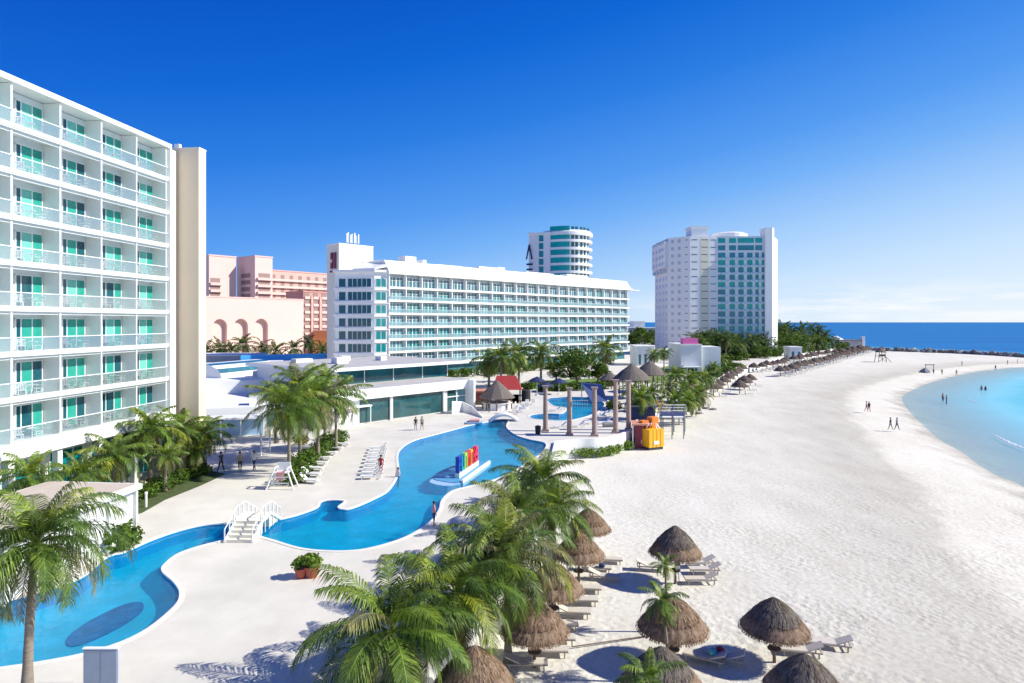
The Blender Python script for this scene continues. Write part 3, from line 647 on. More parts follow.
def mwin(v):
    b = MB(); w0, w1 = .32, BW-.32
    b.box(w0, w1, .96, 1.03, .1, 2.5, ['glass_pale', 'glass_blue', 'glass_aqua'][v])
    f = MB()
    for k in range(5): x = w0+(w1-w0)*k/4; f.box(x-(.06 if k % 2 else .12), x+(.06 if k % 2 else .12), .90, 1.595, .05, 2.55, 'white')
    f.box(w0, w1, .91, 1.59, 2.5, 2.6, 'white').box(w0, w1, .93, 1.04, 1.75, 1.80, 'white')
    return b.mesh('window'), f.mesh('window_frame')
mw_ = [mwin(v) for v in range(3)]
cells = [(BW*j, ML_LV[k], k, j) for k in range(1, 8) for j in range(NBM)]
cells.sort(key=lambda c: c[3]*1.0-c[2]*.4)
for i, (x, z, k, j) in enumerate(cells[:100]):
    v = rr.choice((0, 0, 1, 2)) if k < 7 else 1
    o = link(mw_[v][0], 'window', mh, (x, 0, z)); link(mw_[v][1], 'window_frame', o)
bs = MB()
for (x, z, k, j) in cells[100:]:
    v = rr.choice(('glass_pale', 'glass_blue', 'glass_aqua', 'glass_pale'))
    bs.box(x+.32, x+BW-.32, .96, 1.03, z+.1, z+2.5, v)
    for q in range(5): xx = x+.32+(BW-.64)*q/4; bs.box(xx-.07, xx+.07, .90, 1.596, z+.05, z+2.55, 'white')
tag(bs.build('windows_at_far_end', mh), kind='stuff')
for k in range(1, 7):
    b = MB().box(0, ML, .03, .06, ML_LV[k]+.29, ML_LV[k]+1.02, 'railmilk').box(0, ML, .0, .08, ML_LV[k]+1.02, ML_LV[k]+1.08, 'rail'); b.build('balcony_railing', mh)
for j in range(NBM+1):
    b = MB()
    for k in range(1, 8):
        z1 = (ML_LV[k+1]-.28 if k < 7 else 24.5)-.002; b.box(j*BW-.12, j*BW+.12, .12, 1.597, ML_LV[k]+.002, z1, 'white')
    b.build('balcony_divider', mh)
MB().box(0, ML, 1.5, 1.596, -.2, 2.3, 'glass_blue').build('ground_floor_glazing', mh)
# rooftop plant
for i, (x, w_, h_, y_) in enumerate(((11, 3.6, 2.3, 8), (16, 1.2, 1.6, 7), (23, 9, 1.0, 9), (38, 8, 1.4, 8), (47, 3, 1.8, 9), (60, 14, 1.2, 9), (80, 12, 1.5, 8))):
    MB().box(x, x+w_, y_, y_+3, 27.82, 27.8+h_, 'white').build('rooftop_unit', mh)
# left wing, facing the camera
wg = MB(); wz = 25.0
wpoly = [(-41.6, 150.4), (-32.2, 149.6), (-29.3, 151.2), (-37, 160.5), (-41.6, 160.5)]
wing = thing('hotel_wing', 'shaded left wing of the long middle hotel with six rows of bluish windows', 'hotel wing', (0, 0, DECK+.7))
MB().prism(wpoly, -1.2, wz, 'whitewall').build('wall', wing)
MB().prism([(-42, 149.8), (-32.0, 149.0), (-28.6, 150.9), (-36.5, 161.2), (-42, 161.2)], wz, wz+.55, 'white').build('roof', wing)
# angular white roof canopy
cn = MB(); cn.poly([(-37.6, 151, wz+.9), (-32, 149.2, wz+.9), (-28.2, 151.5, wz+2.4), (-31, 155, 28.4), (-35.5, 157, 28.2)], 'white'); cn.poly([(-37.6, 151, wz+.56), (-32, 149.2, wz+.56), (-28.2, 151.5, wz+1.6), (-28.2, 151.5, wz+2.4), (-32, 149.2, wz+.9), (-37.6, 151, wz+.9)], 'white')
cn.poly([(-37.6, 151, wz+.9), (-35.5, 157, 28.2), (-35.5, 157, wz+.6), (-37.6, 151, wz+.56)], 'white'); cn.build('roof_canopy', wing)
def facewin(parent, A, B, specs, zs, h, depth=.08, name='window', glass='glass_blue', frame=True, sill='white'):
    A = Vector(A); B = Vector(B); dv = (B-A); n_ = dv.length; dv.normalize(); T = Matrix.Translation((A.x, A.y, 0)) @ Matrix.Rotation(math.atan2(dv.y, dv.x), 4, 'Z')
    for z in zs:
        for (u0, u1) in specs:
            b = MB(); b.T = T; b.box(u0*n_, u1*n_, -depth, -.01, z, z+h, glass); o = b.build(name, parent)
            if frame:
                f = MB(); f.T = T; m_ = max(1, round((u1-u0)*n_/1.2))
                for q in range(m_+1): x = u0*n_+(u1-u0)*n_*q/m_; f.box(x-.05, x+.05, -depth-.05, -.005, z-.04, z+h+.04, sill)
                f.box(u0*n_, u1*n_, -depth-.04, -.006, z+h, z+h+.08, sill).box(u0*n_, u1*n_, -depth-.04, -.006, z-.08, z, sill)
                f.build('window_frame', o)
zs = [z+.25 for z in ML_LV[1:]]
facewin(wing, wpoly[0], wpoly[1], [(.10, .28), (.33, .93)], zs, 1.9, glass='teal_dark')
facewin(wing, wpoly[1], wpoly[2], [(.1, .85)], zs, 1.9, glass='glass_aqua')
for z in ML_LV[2:]:
    b = MB(); b.T = None; b.prism([(-41.9, 150.1), (-32.1, 149.25), (-28.95, 151.0), (-29.3, 151.3), (-32.2, 149.7), (-41.6, 150.5)], z-.55, z+.05, 'white'); b.build('slab_band', wing)
# lift tower
tw = thing('lift_tower', 'tall cream stair tower rising above the left end of the middle hotel with roof antennas', 'tower', (XP(339, 152), 152, DECK), ma)
MB().box(0, 9.8, 0, 5.2, 0, 32.6, 'offwhite').box(-.08, 9.88, -.08, 5.28, 32.6, 32.8, 'white').build('wall', tw)
M['emblem'] = mat('dark_red_emblem', (.20, .03, .07), .5)
sg = MB()
for z0, z1, y0, y1 in ((27.8, 31.6, 1.0, 1.7), (29.2, 29.9, 1.7, 2.4), (30.0, 31.6, 2.4, 3.1), (27.8, 29.2, 2.4, 3.1), (26.9, 27.3, 1.0, 3.4)): sg.box(-.4, -.08, y0, y1, z0-1, z1-1, 'emblem')
sg.build('emblem', tw)
for i in range(7):
    x = 3.2+.55*i; MB().box(x, x+.28, 1.6+.3*(i % 2), 1.8+.3*(i % 2), 33.4, 35.6+.3*math.sin(i*2.1), 'white').tube([(x+.14, 1.9, 32.8), (x+.14, 1.9, 35.4)], .07, 'greywall', 6).build('antenna', tw)
# ---------------------------------------------------------------- round tower behind
rt = thing('round_tower', 'distant white round tower with teal glass bands rising behind the middle hotel', 'tower', (XP(566, 268), 268, DECK)); rt.scale = (1, 1, .918)
RR = 10.9
MB().lathe([(RR-1.3, 0), (RR-1.3, 53.6)], 'lav', 48).build('wall', rt)
MB().lathe([(RR+.2, 53.6), (RR+.2, 55.0), (RR-.6, 55.9), (3, 56.3)], 'white', 48).build('roof', rt)
for k in range(16):
    z = 2.6+3.45*k
    b = MB(); n = 40
    for i in range(n):
        a0 = R(-135)+R(235)*i/n; a1 = R(-135)+R(235)*(i+1)/n
        for (r0, z0, z1) in ((RR, z-.35, z+.75),):
            p = [(r0*math.cos(a0), r0*math.sin(a0)), (r0*math.cos(a1), r0*math.sin(a1)), ((r0-1.4)*math.cos(a1), (r0-1.4)*math.sin(a1)), ((r0-1.4)*math.cos(a0), (r0-1.4)*math.sin(a0))]
            b.prism(p, z0, z1, 'white')
    b.build('balcony_band', rt)
    b = MB()
    for a_ in range(-132, -90, 5):
        a0, a1 = R(a_), R(a_+5); r0 = RR-.15
        b.prism([(r0*math.cos(a0), r0*math.sin(a0)), (r0*math.cos(a1), r0*math.sin(a1)), ((r0-.3)*math.cos(a1), (r0-.3)*math.sin(a1)), ((r0-.3)*math.cos(a0), (r0-.3)*math.sin(a0))], z+.70, z+3.09, 'brightteal')
    b.build('window_band', rt)
    for a_ in (-82, -72, -58, -46, -30, -16, -4):
        b = MB(); a0, a1 = R(a_), R(a_+7); r0 = RR-1.2
        b.prism([(r0*math.cos(a0), r0*math.sin(a0)), (r0*math.cos(a1), r0*math.sin(a1)), ((r0-.3)*math.cos(a1), (r0-.3)*math.sin(a1)), ((r0-.3)*math.cos(a0), (r0-.3)*math.sin(a0))], z+.1, z+3.0, 'teal_dark'); b.build('window', rt)
b = MB().prism([(-15.8, -7.2), (-7.2, -8.7), (-1, 4), (-14, 8)], 0, 54.0, 'lav').prism([(-16.1, -7.5), (-7.0, -8.95), (-1, 4.4), (-14.2, 8.3)], 54.0, 54.9, 'white'); b.build('flat_wall', rt)
for k in range(8, 15): 
    b = MB(); b.T = Matrix.Translation((-15.8, -7.2, 0)) @ Matrix.Rotation(math.atan2(-1.5, 8.6), 4, 'Z'); b.box(4.2, 6.0, -.1, -.01, 2.6+3.45*k, 5.3+3.45*k, 'glass_aqua'); b.build('stair_window', rt)
b = MB(); b.T = Matrix.Translation((-15.8, -7.2, 0)) @ Matrix.Rotation(math.atan2(-1.5, 8.6), 4, 'Z')
b.tube([(-.9, -.3, 43), (.2, -.3, 49.5)], .3, 'navy', 6).tube([(.2, -.3, 49.5), (1.4, -.3, 43)], .3, 'navy', 6).box(-.9, 1.6, -.5, -.1, 40.4, 41.2, 'navy').box(-.9, 1.6, -.5, -.1, 38.2, 38.9, 'navy'); b.build('emblem', rt)
# ---------------------------------------------------------------- right tower
TZ = 275
gt = thing('apartment_tower', 'tall white beachfront tower with a teal glazed right half, standing above the palms at right', 'tower', (0, 0, DECK))
A0 = (XP(655, 300), 300); A1 = (XP(668, 279), 279); A2 = (XP(690, 272), 272); A3 = (XP(717, 273), 273); A4 = (XP(765.5, 272), 272); A5 = (XP(778, 284), 284.5); A6 = (A5[0]-6, 302); A7 = (A0[0]+3, 312)
TH = 16-(236-322)*272/640-DECK
MB().prism([A0, A1, A2, A3, A4, (A4[0]+2.6, A4[1]-.8), (A4[0]+3.2, A4[1]-.2), A5, A6, A7], 0, TH, 'lav').build('wall', gt)
MB().prism([(A4[0]-.6, A4[1]-1.2), (A4[0]+2.4, A4[1]-1.2), (A4[0]+3.9, A4[1]+.5), (A4[0]+2.6, A4[1]+5), (A4[0]-.6, A4[1]+5)], 0, TH+3.4, 'white').build('corner_pier', gt)
MB().prism([A0, A1, (A1[0]-1.6, A1[1]-.8), (A0[0]-1.6, A0[1]-.8)], TH-13, TH-1.5, 'lav').build('upper_bulge', gt)
MB().box(A2[0]+1.5, A2[0]+8.5, 275, 284, TH, TH+4.0, 'white').box(A2[0]+1, A2[0]+9, 274.6, 284.4, TH+4.0, TH+4.6, 'white').build('lift_house', gt)
MB().lathe([(8.0, TH), (8.0, TH+2.2), (6.5, TH+2.8)], 'lav', 24, (A3[0]+9, 285)).build('roof_drum', gt)
FH = 3.13
nf = 17
zz = [TH-2.9-FH*k for k in range(nf)]
cnt = 0
gx = [(.02, .17), (.26, .37), (.44, .55), (.62, .73), (.79, .86), (.92, .985)]
for k, z in enumerate(zz):
    if z < 1: continue
    specs = gx if k > 1 else [(.02, .17), (.25, .39), (.43, .76), (.79, .93)]
    facewin(gt, A3, A4, [(a+.0, b_) for a, b_ in specs], [z], 2.1, depth=.15, glass=('towerglass' if k % 3 else 'brightteal'), frame=False)
    b = MB(); b.T = None
    dv = (Vector(A4)-Vector(A3)); nn = dv.length; b.T = Matrix.Translation((*A3, 0)) @ Matrix.Rotation(math.atan2(dv.y, dv.x), 4, 'Z')
    for a, b_ in (gx if k > 1 else []):
        b.box((a+.06)*nn, (b_+.045)*nn, -.9, -.01, z-.9, z-.05, 'aquarail')
    if b.f: b.build('balcony', gt)
    def strip(P, Q, spans, y0, y1, z0, z1, m, nm):
        dv = Vector(Q)-Vector(P); nn = dv.length; T_ = Matrix.Translation((*P, 0)) @ Matrix.Rotation(math.atan2(dv.y, dv.x), 4, 'Z')
        for a, b_ in spans: sl = MB(); sl.T = T_; sl.box(a*nn, b_*nn, y0, y1, z0, z1, m); sl.build(nm, gt)
    strip(A2, A3, ((.06, .27), (.42, .66), (.76, .97)), -.06, -.01, z+1.2, z+1.5, 'slot', 'slot_opening')
    strip(A1, A2, ((.15, .27), (.45, .58)), -.06, -.01, z+.5, z+1.9, 'winrow', 'window')
    strip(A1, A2, ((.78, .9),), -.06, -.01, z+1.2, z+1.5, 'slot', 'slot_opening')
    off = -.86 if k < 5 else -.06
    strip(A0, A1, ((.1, .22), (.35, .47), (.6, .72), (.82, .94)), off-.9*(k < 5), off+.05, z+.4, z+1.9, 'winrow', 'side_window')
b = MB(); dv = (Vector(A3)-Vector(A2)); nn = dv.length; b.T = Matrix.Translation((*A2, 0)) @ Matrix.Rotation(math.atan2(dv.y, dv.x), 4, 'Z')
b.box(.38*nn, .70*nn, -.04, -.005, 0, TH-1, 'yellowband'); b.build('tinted_strip', gt)
# ---------------------------------------------------------------- pink resort, far left
def q(px, Z): return XP(px, Z)
PA = math.atan2(.79, .613)
def run(px0, Z, px1, ang_):
    """length along ang_ from (px0, Z) until the sight line of px1"""
    X0 = XP(px0, Z); k = (px1-512)/F; c, s_ = math.cos(ang_), math.sin(ang_)
    return (k*Z-X0)/(c-k*s_)
def archwall(bb, x0, x1, na, y0, y1, zb, zs_, ztop, m):
    cur = x0
    for xa, xb in na:
        bb.box(cur, xa, y0, y1, zb, ztop, m); r = (xb-xa)/2; xc = (xa+xb)/2; n = 10
        for i in range(n):
            a0, a1 = math.pi*(1-i/n), math.pi*(1-(i+1)/n)
            p0 = (xc+r*math.cos(a0), zs_+r*math.sin(a0)); p1 = (xc+r*math.cos(a1), zs_+r*math.sin(a1))
            bb.poly([(p0[0], y0, p0[1]), (p1[0], y0, p1[1]), (p1[0], y0, ztop), (p0[0], y0, ztop)], m)
            bb.poly([(p0[0], y0, p0[1]), (p0[0], y1, p0[1]), (p1[0], y1, p1[1]), (p1[0], y0, p1[1])], m)
        bb.poly([(xa, y0, ztop), (xb, y0, ztop), (xb, y1, ztop), (xa, y1, ztop)], m)
        cur = xb
    bb.box(cur, x1, y0, y1, zb, ztop, m)
PZ = 200
ph = thing('resort_block', 'pale pink windowless block with three tall arched niches behind the white flat roofs', 'building', (q(205, PZ), PZ, DECK), PA)
zt = ZH(297, PZ)-DECK; zarch = ZH(319, PZ+6)-DECK
na = [(run(205, PZ, a, PA), run(205, PZ, b_, PA)) for a, b_ in ((213, 227), (234, 248), (254.5, 268))]; r_ = (na[0][1]-na[0][0])/2; PL = run(205, PZ, 303.5, PA)
fw = MB(); archwall(fw, -14, PL, na, 0, 1.5, 0, zarch-r_, zt, 'palepink'); fw.build('front_wall', ph)
MB().box(-14, PL, 1.5, 14, 0, zt-.05, 'palepink').build('rear_block', ph)
MB().box(-14.2, PL+.2, -.15, 14.2, zt, zt+.35, 'palepink').build('roof_edge', ph)
for a, b_ in na: MB().box(a+.2, b_-.2, 1.0, 1.49, zarch-9.5, zarch-7.8, 'palepink').build('niche_ledge', ph)
def tower_block(name, lab, px, Z, px1, pxl, ytop, m, rows=(), bal=None, dep=None, wy=280.):
    t_ = thing(name, lab, 'building', (q(px, Z), Z, DECK), PA)
    Lf = run(px, Z, px1, PA); Ls = dep or run(px, Z, pxl, PA+math.pi/2); h = ZH(ytop, Z)-DECK
    MB().box(0, Lf, 0, Ls, 0, h, m).build('wall', t_); MB().box(-.2, Lf+.2, -.2, Ls+.2, h, h+.5, m).build('roof_edge', t_)
    for k in range(9):
        z = ZH(wy+6.9*k, Z)-DECK
        if z < 12: break
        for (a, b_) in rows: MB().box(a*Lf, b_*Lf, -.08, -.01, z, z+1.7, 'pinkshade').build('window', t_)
        if bal: MB().box(bal[0]*Lf, bal[1]*Lf, -1.0, -.1, z-1.2, z-.2, 'palepink').build('balcony', t_)
        for (a, b_) in ((.25, .75),): 
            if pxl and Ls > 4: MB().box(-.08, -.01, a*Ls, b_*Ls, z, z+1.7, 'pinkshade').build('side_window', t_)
    return t_
tower_block('resort_tower', 'pale pink resort tower, left one above the arched block', 209, 252, 236, 205, 255.5, 'palepink', ((.05, .4),), (.02, .45), wy=282)
tower_block('resort_tower', 'pale pink resort tower, right one with balconies above the arched block', 255, 258, 272.5, 237, 256.5, 'palepink', ((.2, .85),), (.1, .95), wy=277)
tower_block('resort_tower', 'low pink resort tower in the gap beside the near hotel end wall', 190, 262, 207, None, 264, 'pink', ((.2, .8),), (.1, .9), dep=10, wy=275)
tower_block('resort_wing', 'long coral and pink resort wing left of the stair tower', 270, 285, 345, None, 270.5, 'pink', [(i/9+.02, i/9+.065) for i in range(9)], (0, 1), dep=12, wy=278)
cf = tower_block('resort_arcade', 'coral arcaded balcony front beside the arched pale pink block', 303.5, 250, 345, None, 292, 'deeppink', (), None, dep=12)
Lf = run(303.5, 250, 345, PA)
for i in range(5):
    xa = Lf*(.02+i*.2); xb = xa+Lf*.115
    for k in range(8):
        z = ZH(297+7.1*k, 255)-DECK
        if z < 1: continue
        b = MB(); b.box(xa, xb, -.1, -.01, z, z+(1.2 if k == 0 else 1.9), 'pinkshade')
        if k == 0: r = (xb-xa)/2; b.poly([(xa+r-r*math.cos(math.pi*q_/8), -.1, z+1.2+r*.7*math.sin(math.pi*q_/8)) for q_ in range(9)][::-1], 'pinkshade')
        b.build('balcony_opening', cf); MB().box(xa, xb, -.5, -.101, z-.95, z+.05, 'palepink').build('balcony', cf)
    MB().box(xb+Lf*.02, xb+Lf*.065, -.7, -.01, 0, ZH(297, 255)-DECK, 'pink').build('pier', cf)
ob = MB().box(q(313, 250), q(345, 250), 250, 258, 2, ZH(331, 250), 'orange_wall').box(q(312.7, 250), q(345, 250), 249.8, 258.2, ZH(331, 250), ZH(331, 250)+.3, 'pink').build('orange_block'); tag(ob, 'plain bright orange low block behind the palms, left of the lift tower', 'building')
# ---------------------------------------------------------------- far right low buildings
def block(name, x0, x1, py, Z, dep, m, lab, wins=0, parts=True):
    t_ = thing(name, lab, 'building', (XP(x0, Z), Z, 0))
    wd = XP(x1, Z)-XP(x0, Z); h = ZH(py, Z)
    MB().box(0, wd, 0, dep, 0, h, m).build('wall', t_); MB().box(-.2, wd+.2, -.2, dep+.2, h, h+.35, 'white').build('roof', t_)
    for i in range(wins):
        x = wd*(i+.3)/wins; MB().box(x, x+wd*.4/wins, -.06, -.01, h*.3, h*.7, 'glass_blue').build('window', t_)
    return t_
wb = block('beach_club', 681, 701.5, 345.5, 178, 14, 'lav', 'white beach club cube with a small magenta box on its roof', 0)
MB().box(1, 5.2, 1.5, 4.5, ZH(345.5, 178)+.36, ZH(338.5, 178), 'magenta').build('roof_box', wb)
wdt = XP(701.5, 178)-XP(681, 178)
MB().box(wdt+.02, wdt+5.6, .8, 11, 0, ZH(347, 178), 'white').build('side_block', wb)
MB().box(-.5, wdt-1, -3.2, -.1, 3.4, 3.8, 'white').build('awning', wb)
for i in range(3): MB().box(.8+i*2, 1.0+i*2, -3.1, -2.9, 0, 3.4, 'white').build('awning_post', wb)
MB().box(-.2, 4.5, -.1, -.02, 1.2, 3.2, 'dark').build('opening', wb)
b2 = block('low_building', 637, 654, 347, 205, 12, 'white', 'low white flat-roofed building at the right end of the middle hotel', 3)
b3 = block('low_building', 662, 676, 350.5, 240, 10, 'lav', 'grey flat building between the white ones at the foot of the right tower', 4)
b4 = block('distant_building', 629, 660, 328, 420, 20, 'cabinet', 'distant bluish building beyond the right end of the middle hotel', 6)
b5 = block('distant_building', 634, 645, 321.5, 520, 20, 'lav', 'farthest small pale building on the horizon right of the middle hotel', 3)
b6 = block('beach_hut', 790, 802, 347.5, 262, 6, 'white', 'small white hut among palms at the foot of the right tower', 2)
b7 = block('beach_hut', 806, 811, 344, 300, 4, 'cream', 'tiny cream hut under palms left of the far palapa rows', 1)
gz = thing('gazebo', 'small white open gazebo at the far point of the beach', 'gazebo', (XP(836, 345), 345, 0))
MB().lathe([(4.2, 6.6), (.2, 8.6)], 'white', 4).build('roof', gz)
for sx_ in (-1, 1):
    for sy in (-1, 1): MB().box(sx_*2.4-.15, sx_*2.4+.15, sy*2.4-.15, sy*2.4+.15, 0, 6.6, 'white').build('post', gz)
pb = thing('point_building', 'dark low building at the tip of the palm grove before the breakwater', 'building', (XP(851, 372), 372, 0))
MB().box(-4, 6, 0, 8, 0, 5.2, 'greywall').build('wall', pb); MB().box(-4.3, 6.3, -.3, 8.3, 5.2, 5.6, 'thatch').build('roof', pb); MB().box(6.5, 8.2, 0, 2, 0, 7.6, 'white').build('pillar', pb)
# ---------------------------------------------------------------- palms
LEAF = 'leaf'
def frond(b, az, el, Ln, droop, nl, lw, tone, ll=.95, rnd=random):
    n = 12; h = Vector((math.cos(az), math.sin(az), 0)); s = Vector((-math.sin(az), math.cos(az), 0))
    P = []; D = []; p = Vector((0, 0, 0)); tw = rnd.uniform(-.35, .35)
    for i in range(n+1):
        t = i/n; e = el-droop*t**1.25; d = h*math.cos(e)+Vector((0, 0, 1))*math.sin(e)+s*tw*t*.3; d.normalize()
        P.append(p.copy()); D.append(d); p = p+d*(Ln/n)
    rt = tuple(c*1.5 for c in tone)
    # rachis
    prev = None
    for i in range(n+1):
        w_ = .035*(1-i/n)+.006; nn = D[i].cross(s).normalized()
        ring = [b.vert(P[i]+s*w_, rt), b.vert(P[i]-nn*w_, rt), b.vert(P[i]-s*w_, rt), b.vert(P[i]+nn*w_*.5, rt)]
        if prev:
            for k in range(4): b.face([prev[k], prev[(k+1) % 4], ring[(k+1) % 4], ring[k]], LEAF)
        prev = ring
    for i in range(nl):
        t = .12+.88*(i+.5)/nl; f = t*n; k = min(n-1, int(f)); q = P[k].lerp(P[k+1], f-k); d = D[k]; nn = -d.cross(s).normalized()
        if nn.z < 0: nn = -nn
        l = ll*(math.sin(math.pi*(.14+.80*t))**.7)*rnd.uniform(.85, 1.1)*Ln/4.0
        for sg in (-1, 1):
            a = R(26+30*t+rnd.uniform(-7, 7)); sag = .45+.55*rnd.random()+.35*t
            dr = (s*sg*math.cos(a)+d*math.sin(a)+nn*.16).normalized()
            m_ = q+dr*l*.5-Vector((0, 0, l*.14*sag)); e_ = q+dr*l*.86-Vector((0, 0, l*.68*sag)); w_ = d*lw*.5
            tv = rnd.uniform(.55, 1.55); tn_ = tuple(c*tv for c in tone); tt = tuple(c*tv*1.25 for c in tone)
            i0 = b.vert(q-w_*.7, tn_); i1 = b.vert(q+w_*.7, tn_); i2 = b.vert(m_+w_, tn_); i3 = b.vert(m_-w_, tn_); i4 = b.vert(e_, tt)
            b.face([i0, i1, i2, i3], LEAF); b.face([i3, i2, i4], LEAF)
def crown_mesh(seed, nf, nl, lw, Ln=4.0, dead=3, ll=.95, dry=0.0, up=118, dr=70):
    r = random.Random(seed); b = MB(); ga = 2.39996
    for i in range(nf):
        u = (i+.5)/nf            # 0 = youngest, upright
        el = R(85-up*u**.85)*1.0+r.uniform(-.15, .15)
        droop = R(dr+52*u)*r.uniform(.75, 1.15)
        L_ = Ln*(.62+.42*math.sin(math.pi*min(1, .25+u*.6)))*r.uniform(.85, 1.08)
        g_ = r.uniform(.7, 1.25)
        if u < .25: tone = (1.35*g_, 1.25*g_, .9)
        elif u < .75: tone = (1.0*g_, 1.05*g_, .95*g_)
        else: tone = (1.35*g_, 1.0*g_, 1.2*g_)
        if r.random() < .12: tone = (2.1, 1.6, 1.0)
        if r.random() < dry: tone = (2.0*g_, 1.25*g_, 3.0*g_)
        frond(b, i*ga+r.uniform(-.3, .3), el, L_, droop, nl, lw, tone, ll, r)
    for i in range(dead):
        frond(b, r.uniform(0, 6.28), R(-48+r.uniform(-20, 10)), Ln*.75, R(40), nl, lw*.8, (1.9, 1.05, 3.2), ll*.8, r)
    return b.mesh('crown', tone=True)
def coco_mesh(seed):
    r = random.Random(seed); b = MB()
    for i in range(9):
        a = r.uniform(0, 6.28); c = Vector((.24*math.cos(a), .24*math.sin(a), -.25-r.uniform(0, .3))); rad = .12
        rings = []
        for j in range(5):
            ph = -math.pi/2+math.pi*(j+.0)/4
            rings.append([b.vert(c+Vector((rad*math.cos(ph)*math.cos(2*math.pi*k/7), rad*math.cos(ph)*math.sin(2*math.pi*k/7), rad*1.2*math.sin(ph)))) for k in range(7)])
        for x, y in zip(rings, rings[1:]):
            for k in range(7): b.face([x[k], x[(k+1) % 7], y[(k+1) % 7], y[k]], 'coconut')
    return b.mesh('coconuts', smooth=True)
CN = [crown_mesh(11+i, 32, 66, .050, dead=2, ll=1.15, dry=.05+.03*i) for i in range(4)]
CNU = crown_mesh(29, 34, 66, .050, dead=5, ll=1.15, dry=.08, up=108, dr=84)
CND = crown_mesh(31, 31, 62, .048, dead=8, dry=.42, ll=1.15)
CM = [crown_mesh(41+i, 27, 24, .14, dead=2, ll=1.1) for i in range(3)]
CMD = crown_mesh(51, 27, 24, .13, dead=7, dry=.4, ll=1.1)
LEAF = 'farleaf'
CF = [crown_mesh(61+i, 22, 9, .32, dead=1, ll=1.1) for i in range(3)]
LEAF = 'leaf'
CS = [crown_mesh(71+i, 17, 30, .11, dead=2, ll=1.2) for i in range(2)]
CO = coco_mesh(3)
def trunk_mesh(h, r0, r1, lx, ly, n=9, seg=10):
    b = MB(); pts = []; rad = []
    for i in range(seg+1):
        t = i/seg; pts.append((lx*t**1.7, ly*t**1.7, h*t)); rad.append((r0+(r1-r0)*t+.10*math.exp(-t*12))*(1.04 if i % 2 else 1))
    b.tube(pts, rad, 'trunk', n); return b.mesh('trunk', smooth=True)
def palm(x, y, z0, ztop, Rad, crown, label, group=None, lean=(0, 0), name='palm_tree', coco=False, rz=None, tr=.15):
    t = thing(name, label, 'palm tree', (x-lean[0], y-lean[1], z0), 0, group)
    h = max(.6, ztop-z0)
    link(trunk_mesh(h, tr*1.15, tr*.8, *lean), 'trunk', t)
    s = Rad/4.0
    c = link(crown, 'crown', t, (lean[0], lean[1], h), random.uniform(0, 6.28) if rz is None else rz); c.scale = (s, s, s)
    if coco: k = link(CO, 'coconuts', t, (lean[0], lean[1], h-.05))
    return t
def palm_px(px, py, Z, Rad, crown, label, z0=DECK, **k):
    return palm(XP(px, Z), Z, z0, ZH(py, Z), Rad, crown, label, **k)
# foreground
palm_px(36, 544, 24, 3.6, CNU, 'tall coconut palm with hanging coconuts over the left end of the pool', coco=True, lean=(.25, .1), rz=.6)
palm_px(392, 632, 24.8, 4.0, CN[1], 'large green coconut palm in the foreground cluster, lowest and leftmost, over the pale deck', lean=(.2, 0), rz=1.0)
palm_px(456, 592, 27.5, 3.6, CN[2], 'broad coconut palm in the foreground cluster between the pool bend and the beach', lean=(-.2, 0), rz=2.2)
palm_px(506, 556, 30, 3.9, CND, 'drying palm with grey-brown drooping fronds above the thatched umbrellas', z0=0, coco=True, lean=(-.1, 0))
palm_px(514, 512, 37, 3.0, CN[3], 'green palm behind the drying one, beside the pool edge opposite the letters', lean=(0, 0))
palm_px(543, 482, 43, 3.6, CN[1], 'palm farthest back in the foreground cluster, next to the open sand', z0=0, lean=(.1, 0), rz=3.0)
palm_px(490, 550, 32, 3.0, CND, 'partly dry palm low in the middle of the foreground cluster', lean=(0, 0))
palm_px(553, 512, 39, 3.0, CN[2], 'palm over the farthest thatched umbrellas of the left column', z0=0, lean=(-.1, 0), rz=5)
palm_px(528, 482, 50, 2.4, CM[1], 'small palm between pool corner and the farthest foreground palm', lean=(0, 0))
# beside the near hotel
for i, (px, py, Z, r_, cr_, lab) in enumerate((
    (150, 430, 54, 3.1, CM[0], 'tallest palm of the group between near hotel and footbridge'),
    (180, 430, 57, 2.9, CM[1], 'middle palm of the group between near hotel and footbridge'),
    (205, 434, 60, 2.9, CM[2], 'rightmost palm of the group beside the walking people'),
    (113, 456, 50, 2.9, CM[2], 'bushy palm behind the tan roof of the service building'),
    (165, 456, 53, 1.9, CMD, 'short yellowish palm under the tallest hotel palms'),
    (192, 452, 58, 1.8, CM[0], 'short palm low in the hedge left of the walking people'),
    (80, 474, 47, 2.4, CM[1], 'low palm close to the hotel ground floor windows'),
    (30, 478, 42, 2.6, CM[0], 'palm against the hotel ground floor at the left edge'),
    (137, 440, 56, 2.2, CM[1], 'slim palm just left of the tallest hotel palm'))):
    palm_px(px, py, Z, r_, cr_, lab, group='palms beside the near hotel')
# centre left cluster
for i, (px, py, Z, r_, cr_, lab, cc) in enumerate((
    (289, 408, 59, 4.3, CN[2], 'biggest palm of the centre-left cluster, with a bare trunk in front of the hedge', True),
    (300, 388, 66, 4.0, CN[3], 'tall upright palm behind the biggest one of the centre-left cluster', False),
    (318, 402, 64, 3.9, CMD, 'palm with many dry hanging fronds in the centre-left cluster', False),
    (336, 398, 70, 4.0, CMD, 'rightmost dry palm of the centre-left cluster before the restaurant canopy', True),
    (325, 382, 76, 3.4, CM[0], 'green palm at the back of the centre-left cluster', False),
    (276, 394, 74, 2.6, CM[1], 'small palm left of the centre-left cluster over the flat roofs', False))):
    palm_px(px, py, Z, r_, cr_, lab, group='palms of the centre-left cluster', coco=cc)
